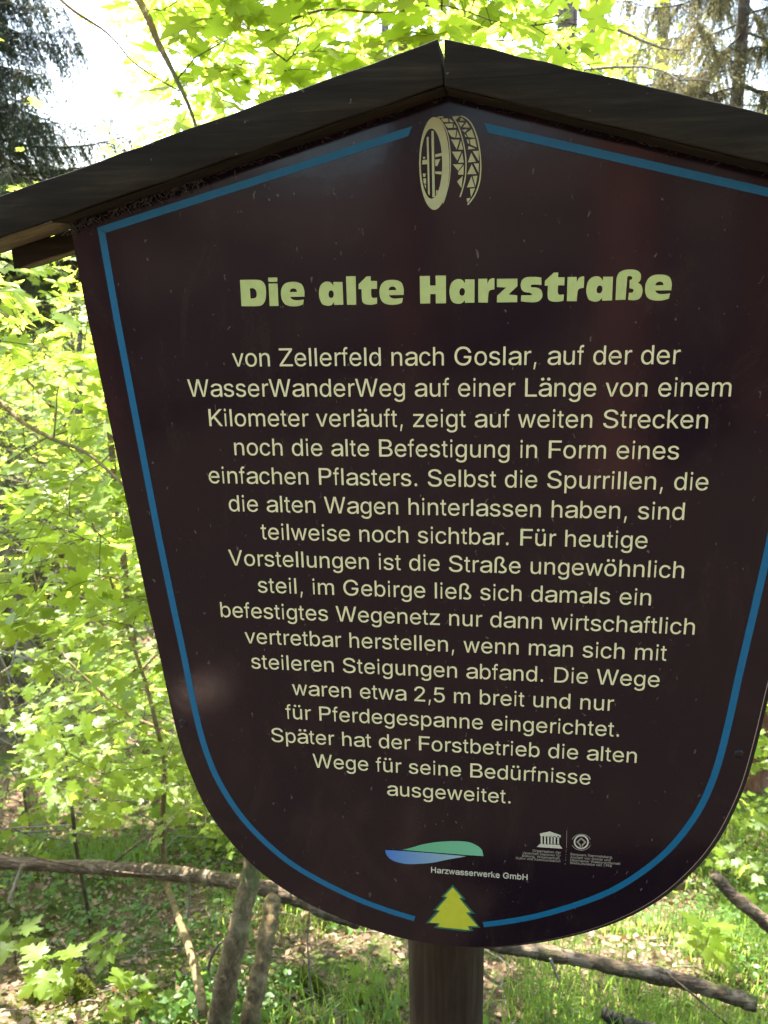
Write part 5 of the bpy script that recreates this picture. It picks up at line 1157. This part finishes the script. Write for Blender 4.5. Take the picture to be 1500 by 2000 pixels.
# ------------------------------------------------------------------ far deciduous crowns and thicket
def crown(label, base, h, r, n, size, group, cat='tree', name='birch_tree', low=0.35):
    root = empty(name, base, label, cat, group)
    top = np.array([0, 0, h])
    v, f = tube([(0, 0, -0.1), (0.05, 0, h * 0.4), (0, 0.05, h * 0.95)], [h * 0.014, h * 0.010, 0.01], 8, 0.05)
    link('trunk', mesh_np('trunk', v, f, True), M['bark'], root)
    tw, lp = [], []
    nc = 34
    for i in range(nc):
        z = h * (low + (1 - low) * RNG.random())
        a = RNG.random() * 6.283
        rr = r * (0.35 + 0.65 * RNG.random()) * math.sin(min(1, (z / h - low) / (1 - low) + 0.25) * 2.6) ** 0.6 if True else r
        e = np.array([math.cos(a) * rr, math.sin(a) * rr, z])
        s0 = np.array([0.02, 0, z * 0.82])
        tw.append(tube([s0, (s0 + e) / 2 + [0, 0, 0.1], e], [0.02, 0.012, 0.004], 4, cap=False))
        m_ = n // nc
        c = e * [0.95, 0.95, 1] + rdir(m_) * (RNG.random(m_) ** 0.5)[:, None] * np.array([r * 0.34, r * 0.34, h * 0.055])
        lp.append(c)
    v, f = join(tw)
    link('branches', mesh_np('branches', v, f), M['bark'], root)['kind'] = 'stuff'
    lp = np.concatenate(lp)
    nn = len(lp)
    nor = np.array([0, 0, 1.0]) + RNG.normal(size=(nn, 3)) * 0.5
    link('foliage', leaf_mesh('foliage', 'diamond' if base[1] > 13 else 'oval', lp, nor, rdir(nn), size * (0.6 + 0.8 * RNG.random(nn))), M['far'], root)['kind'] = 'stuff'


BL = ['beyond the left end of the roof', 'behind the left roof plank', 'right behind the board', 'low behind the right side of the board', 'behind the right roof plank', 'at the left edge', 'behind the thicket on the left', 'beyond the roof ridge', 'on the far left slope', 'on the far right slope']
for i, (x, y, h, r) in enumerate(((-5.6, 9, 4.2, 2.0), (-2.6, 9.5, 5.5, 1.8), (0.6, 9.5, 7.0, 2.0), (3.4, 8.5, 3.6, 1.5), (6.2, 10.5, 5, 2.2), (-8.6, 12, 5, 2.4), (-4.4, 13.5, 5.5, 2.2), (2.2, 14.5, 8, 2.4), (-10, 18, 5.5, 3.0), (6.5, 21, 7, 2.6))):
    crown('light green broadleaf tree ' + BL[i], G(x, y, -0.1), h, r, 5200 if y < 13 else 3600, 0.10 if y < 13 else 0.16, 'far broadleaf trees beyond the saplings', low=0.12)
nb = 26000
bx = RNG.uniform(-34, 34, nb)
by = 9 + 34 * RNG.random(nb) ** 1.3
hump = 0.5 + 1.1 * np.abs(np.sin(bx * 0.8 + by * 0.6) * np.sin(by * 0.9 - bx * 0.37))
bz = gz(bx, by) + RNG.random(nb) ** 0.7 * hump * (0.7 + by / 26)
pb = np.stack([bx, by, bz], 1)
o = link('thicket', leaf_mesh('thicket', 'diamond', pb, np.array([0, 0, 1.0]) + RNG.normal(size=(nb, 3)) * 0.5, rdir(nb), 0.14 + 0.012 * by * (0.6 + 0.8 * RNG.random(nb))), M['far'])
tag(o, 'leafy undergrowth running up the far slope', 'undergrowth', None, 'stuff')

# ------------------------------------------------------------------ the fallen poles, stems and posts behind the sign
def pole(name, label, cat, pts, rr, mat, group=None, knots=0, wob=0.09, sides=14, extra=()):
    pts = spline(pts, 14)
    fat = max(rr) > 0.012
    if fat:
        kk = np.cumsum(RNG.normal(size=pts.shape) * 0.0009, 0)
        pts = pts + kk - np.linspace(0, 1, len(pts))[:, None] * kk[-1]
    base = pts[0]
    root = empty(name, base, label, cat, group)
    rs = np.interp(np.linspace(0, 1, len(pts)), np.linspace(0, 1, len(rr)), rr)
    rs = rs * (1 + 0.06 * np.sin(np.arange(len(pts)) * 0.45 + len(label)) + (0.07 * (RNG.random(len(pts)) - 0.5) if fat else 0))
    v, f = tube(pts - base, rs, sides, wob)
    link('trunk' if name == 'young_tree' else 'pole' if 'rail' in name or 'pole' in name else 'stem', mesh_np(name, v, f, True), M[mat], root)
    for i in range(knots):
        j = int(RNG.integers(3, len(pts) - 3))
        d = rdir(1)[0]
        d[2] = abs(d[2])
        p = pts[j] - base
        v, f = tube([p, p + d * rs[j] * 1.25], [rs[j] * 0.42, rs[j] * 0.28], 7)
        link('knot', mesh_np('knot', v, f, True), M[mat], root)
    for q, r2 in extra:
        v, f = tube(spline(q, 5) - base, np.linspace(r2[0], r2[1], len(spline(q, 5))), 6)
        link('side_branch', mesh_np('side_branch', v, f, True), M[mat], root)
    return root


pole('fence_rail', 'weathered grey pole lying level through the saplings left of the post', 'fence rail',
     [P3(-260, 1668, 2.5), P3(0, 1684, 2.45), P3(150, 1692, 2.42), P3(300, 1702, 2.2), P3(420, 1715, 2.02), P3(520, 1737, 1.88), P3(610, 1768, 1.8), P3(700, 1800, 1.74)],
     [0.032, 0.031, 0.035, 0.030, 0.033, 0.030], 'rail', knots=6,
     extra=[([P3(200, 1698, 2.30), P3(260, 1706, 2.20), P3(320, 1709, 2.11), P3(372, 1710, 2.04)], (0.006, 0.003)),
            ([P3(205, 1700, 2.4), P3(240, 1670, 2.3), P3(300, 1628, 2.2), P3(360, 1612, 2.1), P3(425, 1608, 2.05)], (0.007, 0.003)),
            ([P3(205, 1700, 2.4), P3(90, 1680, 2.33), P3(40, 1662, 2.3)], (0.006, 0.003))])
pole('fallen_pole', 'brown peeling pole sloping down through the grass right of the post', 'fallen pole',
     [P3(930, 1835, 2.05), P3(1020, 1853, 2.05), P3(1120, 1872, 2.05), P3(1220, 1893, 2.03), P3(1320, 1915, 2.02), P3(1400, 1940, 2.0), P3(1478, 1962, 1.98)],
     [0.029, 0.032, 0.028, 0.034, 0.029, 0.032], 'rail', knots=4, extra=[([P3(1300, 1900, 1.96), P3(1350, 1940, 1.9), P3(1420, 2000, 1.85)], (0.006, 0.003))])
pole('young_tree', 'stout olive stem leaning right with pale dots below the board', 'young tree',
     [P3(420, 2060, 1.35), P3(428, 1985, 1.38), P3(446, 1890, 1.42), P3(470, 1790, 1.48), P3(490, 1700, 1.55), P3(505, 1620, 1.6), P3(520, 1500, 1.7), P3(530, 1300, 1.8)],
     [0.052, 0.043, 0.039, 0.033, 0.028, 0.024], 'bark', 'twin stems beside the fence rail', knots=3)
pole('young_tree', 'straighter darker stem whose top meets the fence rail', 'young tree',
     [P3(472, 2090, 1.42), P3(488, 1995, 1.46), P3(506, 1905, 1.55), P3(524, 1815, 1.65), P3(534, 1756, 1.74)],
     [0.040, 0.037, 0.033, 0.030], 'bark', 'twin stems beside the fence rail', knots=2)
pole('fallen_branch', 'thick bare branch slanting out of the grass at the right edge', 'fallen branch',
     [P3(1395, 1705, 2.6), P3(1430, 1745, 2.55), P3(1470, 1780, 2.5), P3(1540, 1838, 2.45), P3(1600, 1880, 2.4)], [0.026, 0.030, 0.034, 0.034], 'rail', knots=2)
pole('rotten_branch', 'short dark rotten piece of branch with broken ends near the bottom right', 'rotten branch',
     [P3(1176, 1978, 1.75), P3(1200, 1990, 1.74), P3(1235, 2000, 1.72), P3(1290, 2008, 1.7)], [0.020, 0.026, 0.022, 0.010], 'darkbark', wob=0.3)
pole('dead_stem', 'thin upright dead stem just right of the twin stems', 'dead stem',
     [P3(612, 2010, 1.7), P3(606, 1920, 1.72), P3(601, 1840, 1.75), P3(606, 1768, 1.78)], [0.004, 0.0035, 0.0025], 'dead', 'thin dead stems')
pole('dead_stem', 'thin white stick leaning in front of the dark stump', 'dead stem',
     [P3(148, 1888, 1.95), P3(135, 1862, 1.95), P3(120, 1836, 1.96)], [0.005, 0.004, 0.003], 'dead', 'thin dead stems')
pole('dead_stem', 'pale curved stick hooked between the sapling and the stout stem', 'dead stem',
     [P3(405, 1900, 1.9), P3(412, 1872, 1.9), P3(425, 1848, 1.88), P3(440, 1835, 1.86)], [0.008, 0.007, 0.004], 'dead', 'thin dead stems')
pole('dead_stem', 'pale stick standing under the left end of the rail', 'dead stem',
     [P3(18, 1760, 2.2), P3(30, 1725, 2.25), P3(42, 1690, 2.3)], [0.010, 0.008, 0.006], 'dead', 'thin dead stems')
pole('dead_stem', 'thin brown stem dropping from the middle of the rail', 'dead stem',
     [P3(366, 1790, 2.3), P3(370, 1760, 2.32), P3(368, 1722, 2.34)], [0.006, 0.005, 0.005], 'dead', 'thin dead stems')
pole('dead_stem', 'bleached short stick leaning under the right pole', 'dead stem',
     [P3(1075, 1872, 1.96), P3(1083, 1895, 1.95), P3(1092, 1920, 1.94)], [0.006, 0.005, 0.003], 'dead', 'thin dead stems')

# dead brushwood in the thicket
tw = []
for i in range(230):
    px, py = RNG.uniform(-60, 430), RNG.uniform(1180, 1660)
    Y = RNG.uniform(2.9, 5.2)
    p = P3(px, py, Y)
    if p[2] < float(gz(p[0], p[1])) + 0.03:
        p[2] = float(gz(p[0], p[1])) + 0.1
    d = rdir(1)[0] * [1, 0.7, 0.55]
    L = 0.25 + 0.6 * RNG.random()
    tw.append(tube([p, p + d * L * 0.5 + RNG.normal(size=3) * 0.05, p + d * L + RNG.normal(size=3) * 0.06], [0.006 * RNG.random() + 0.003, 0.004, 0.0015], 4, cap=False))
v, f = join(tw)
tag(link('brushwood', mesh_np('brushwood', v, f), M['dead']), 'tangle of thin dead twigs in the thicket behind the rail', 'brushwood', None, 'stuff')


# ------------------------------------------------------------------ ground cover
def ground_pts(n, x0, x1, y0, y1, pw=1.0):
    x = RNG.uniform(x0, x1, n)
    y = y0 + (y1 - y0) * RNG.random(n) ** pw
    return np.stack([x, y, gz(x, y)], 1)


def patchy(p, s, ph, thr, soft=0.3):
    v = 0.5 + 0.5 * np.sin(p[:, 0] * s + ph + 1.3 * np.sin(p[:, 1] * s * 0.7)) * np.sin(p[:, 1] * s * 1.13 + ph * 2 + np.sin(p[:, 0] * s * 0.6))
    return RNG.random(len(p)) < np.clip((v - thr) / soft, 0, 1)


# leaf litter
p = ground_pts(44000, -4.2, 4.2, 0.15, 6.0, 1.2)
n = len(p)
p[:, 2] += 0.004 + 0.018 * RNG.random(n)
o = link('leaf_litter', leaf_mesh('leaf_litter', 'diamond', p, np.array([0, 0, 1.0]) + RNG.normal(size=(n, 3)) * 0.6, rdir(n), 0.014 + 0.036 * RNG.random(n) ** 1.5), M['litter'])
tag(o, 'brown dry leaves strewn over the forest floor', 'leaf litter', None, 'stuff')
p = ground_pts(9000, -8, 8, -7, 0.2)
n = len(p)
p[:, 2] += 0.006
o = link('path_litter', leaf_mesh('path_litter', 'diamond', p, np.array([0, 0, 1.0]) + RNG.normal(size=(n, 3)) * 0.3, rdir(n), 0.03 + 0.03 * RNG.random(n)), M['litter'])
tag(o, 'brown dry leaves on the path in front of the sign', 'leaf litter', None, 'stuff')
# moss
p = ground_pts(90000, -3.2, 3.2, 0.5, 4.0, 1.2)
p = p[patchy(p, 3.1, 0.7, 0.45)]
n = len(p)
v, f = blades(p, np.array([0, 0, 1.0]) + RNG.normal(size=(n, 3)) * 0.6, 0.010 + 0.016 * RNG.random(n), 0.003 + 0.003 * RNG.random(n))
tag(link('moss', mesh_np('moss', v, f), M['moss']), 'yellow green moss cushions between the litter', 'moss', None, 'stuff')
# grass, thick on the right, thin elsewhere
p1 = ground_pts(50000, 0.1, 4.0, 1.0, 5.2, 1.2)
p2 = ground_pts(26000, -4.2, 0.4, 0.8, 5.4, 1.1)
p2 = p2[patchy(p2, 2.3, 2.0, 0.55)]
p1 = p1[patchy(p1, 2.9, 0.4, 0.25, 0.5)]
p = np.concatenate([p1, p2])
n = len(p)
L = (0.07 + 0.17 * RNG.random(n))
az = rdir(n) * [1, 1, 0]
d1 = np.array([0, 0, 1.0]) + az * 0.35
d2 = np.array([0, 0, 0.45]) + az * 1.0
s = np.cross(az, [0, 0, 1.0])
s /= np.linalg.norm(s, axis=1)[:, None] + 1e-9
w = (0.0016 + 0.0018 * RNG.random(n))[:, None]
q1 = p + d1 * (L * 0.55)[:, None]
q2 = q1 + d2 * (L * 0.45)[:, None]
V = np.stack([p - s * w, p + s * w, q1 + s * w * 0.8, q1 - s * w * 0.8, q2], 1).reshape(-1, 3)
b = (np.arange(n) * 5)[:, None]
F = np.concatenate([b + [0, 1, 2], b + [0, 2, 3], b + [3, 2, 4]])
tag(link('grass', mesh_np('grass', V, F), M['grass']), 'fresh green grass growing on the slope', 'grass', None, 'stuff')
# low herbs
p = ground_pts(7000, -3.6, 3.4, 0.9, 5.5, 1.15)
p = np.concatenate([p[patchy(p, 2.1, 4.0, 0.76)], ground_pts(170, -1.25, -0.8, 1.3, 1.9), ground_pts(600, -3.6, -1.2, 2.4, 4.2), ground_pts(700, 1.2, 3.4, 2.6, 4.6)])
n = len(p)
st = np.repeat(p, 4, axis=0)
hgt = np.repeat(0.03 + 0.10 * RNG.random(n), 4)
a_ = rdir(4 * n) * [1, 1, 0]
st = st + a_ * 0.02
st[:, 2] += hgt
o = link('herbs', leaf_mesh('herbs', 'oval', st, np.array([0, 0, 1.0]) + RNG.normal(size=(4 * n, 3)) * 0.35, a_, 0.018 + 0.03 * RNG.random(4 * n)), M['herb'])
tag(o, 'low leafy herbs covering the slope behind the sign', 'herbs', None, 'stuff')
# twigs on the ground
tw = []
for q in ground_pts(420, -2.6, 2.6, 0.7, 4.5, 1.2):
    a_ = RNG.random() * 6.283
    L = 0.06 + 0.22 * RNG.random()
    e = q + [math.cos(a_) * L, math.sin(a_) * L, 0]
    e[2] = float(gz(e[0], e[1])) + 0.012
    q[2] += 0.012
    tw.append(tube([q, (q + e) / 2 + [0, 0, 0.012], e], [0.003, 0.003, 0.0015], 4, cap=False))
v, f = join(tw)
tag(link('ground_twigs', mesh_np('ground_twigs', v, f), M['dead']), 'small dead twigs scattered on the slope', 'twigs', None, 'stuff')


# seedlings that can be told apart
def seedling(label, px, py, Y, h, n, size, cat='seedling'):
    q = P3(px, py, Y)
    b = G(q[0], q[1], -0.01)
    root = empty('maple_seedling', b, label, cat, 'maple seedlings on the slope')
    top = np.array([0.02, -0.02, h])
    v, f = tube([(0, 0, 0), (0.01, 0, h * 0.6), top], [0.004, 0.003, 0.002], 6)
    link('stem', mesh_np('stem', v, f, True), M['twig'], root)
    for i in range(n):
        a = i * 2.4 + RNG.random() * 0.5
        z = top * (1 - 0.45 * (i / n))
        d = np.array([math.cos(a), math.sin(a), 0.1])
        s_ = size * (0.7 + 0.5 * RNG.random())
        o = bpy.data.objects.new('leaf', LEAFM[i % 4])
        COL.objects.link(o)
        o.parent = root
        x, y, z_ = frames((np.array([0, 0, 1.0]) + RNG.normal(size=3) * 0.25)[None], d[None])
        R_ = Matrix((x[0] * s_, y[0] * s_, z_[0] * s_)).transposed().to_4x4()
        R_.translation = Vector(z + d * s_ * 0.5)
        o.matrix_basis = R_


for lab, px, py, Y, h, n, s in (
        ('large leaved seedling in front of the fence rail near the left edge', 85, 1790, 1.75, 0.24, 11, 0.10),
        ('pale leaved seedling beside the mossy mound, low on the left', 245, 1900, 1.6, 0.16, 9, 0.09),
        ('seedling with broad leaves right under the rail beside the crooked sapling', 195, 1760, 2.1, 0.22, 10, 0.09),
        ('seedling by the left edge, under the pale stick', 15, 1795, 2.0, 0.26, 10, 0.10),
        ('small seedling at the foot of the crooked sapling', 330, 1940, 1.55, 0.12, 8, 0.07),
        ('seedling in the sunny grass near the thick slanting branch', 1385, 1745, 2.7, 0.28, 12, 0.10),
        ('seedling at the right edge under the fallen pole', 1490, 1960, 1.8, 0.14, 9, 0.07),
        ('lone seedling between the dead stem and the sign post', 700, 1880, 1.9, 0.14, 8, 0.07)):
    seedling(lab, px, py, Y, h, n, s)


# stump, mossy mound
def lump(name, label, cat, px, py, Y, size, mat, tuft=None, seed=1):
    q = P3(px, py, Y)
    b = G(q[0], q[1], 0)
    import bmesh
    bm = bmesh.new()
    bmesh.ops.create_icosphere(bm, subdivisions=4, radius=1)
    for v in bm.verts:
        c = v.co.copy()
        k = 1 + 0.28 * mnoise.noise(c * 1.6 + Vector((seed, 0, 0))) + 0.10 * mnoise.noise(c * 5 + Vector((0, seed, 0)))
        v.co = Vector((c.x * size[0], c.y * size[1], c.z * size[2])) * k
    me = bpy.data.meshes.new(name)
    bm.to_mesh(me)
    bm.free()
    for pl in me.polygons:
        pl.use_smooth = True
    if tuft:
        root = empty(name, b, label, cat)
        link('stone_body', me, M[mat], root)
        co = np.zeros(len(me.vertices) * 3)
        me.vertices.foreach_get('co', co)
        co = co.reshape(-1, 3)
        co = co[co[:, 2] > 0]
        co = np.repeat(co, tuft, axis=0) + RNG.normal(size=(len(co) * tuft, 3)) * 0.006
        n = len(co)
        v, f = blades(co, co / np.array(size) + RNG.normal(size=(n, 3)) * 0.6 + [0, 0, 0.5], 0.012 + 0.016 * RNG.random(n), 0.002 + 0.003 * RNG.random(n))
        link('moss_cover', mesh_np('moss_cover', v, f), M['moss'], root)['kind'] = 'stuff'
        return root
    return tag(link(name, me, M[mat], None, [float(x) for x in b]), label, cat)


lump('tree_stump', 'dark rotten stump under the fence rail on the left', 'tree stump', 140, 1872, 2.0, (0.075, 0.07, 0.06), 'darkbark', None, 3)
lump('mossy_stone', 'rounded stone wrapped in olive moss at the lower left', 'stone', 108, 1945, 1.75, (0.14, 0.11, 0.055), 'stone', 16, 5)
lump('mossy_stone', 'small yellow mossed stone between the twin stems', 'stone', 478, 1925, 1.6, (0.06, 0.05, 0.035), 'stone', 14, 8)
lump('mossy_stone', 'low mossy stone right of the twin stems', 'stone', 575, 1915, 1.9, (0.11, 0.09, 0.035), 'stone', 14, 9)

lump('reflection_stone', 'flat pale stone added unseen on the path for the panel reflection', 'stone', 750, 1000, 3.0, (0.11, 0.075, 0.03), 'pale', None, 12).location = (-1.02, -1.70, float(gz(-1.02, -1.70)) + 0.02)  # added out of view for the pale smudge mirrored in the panel
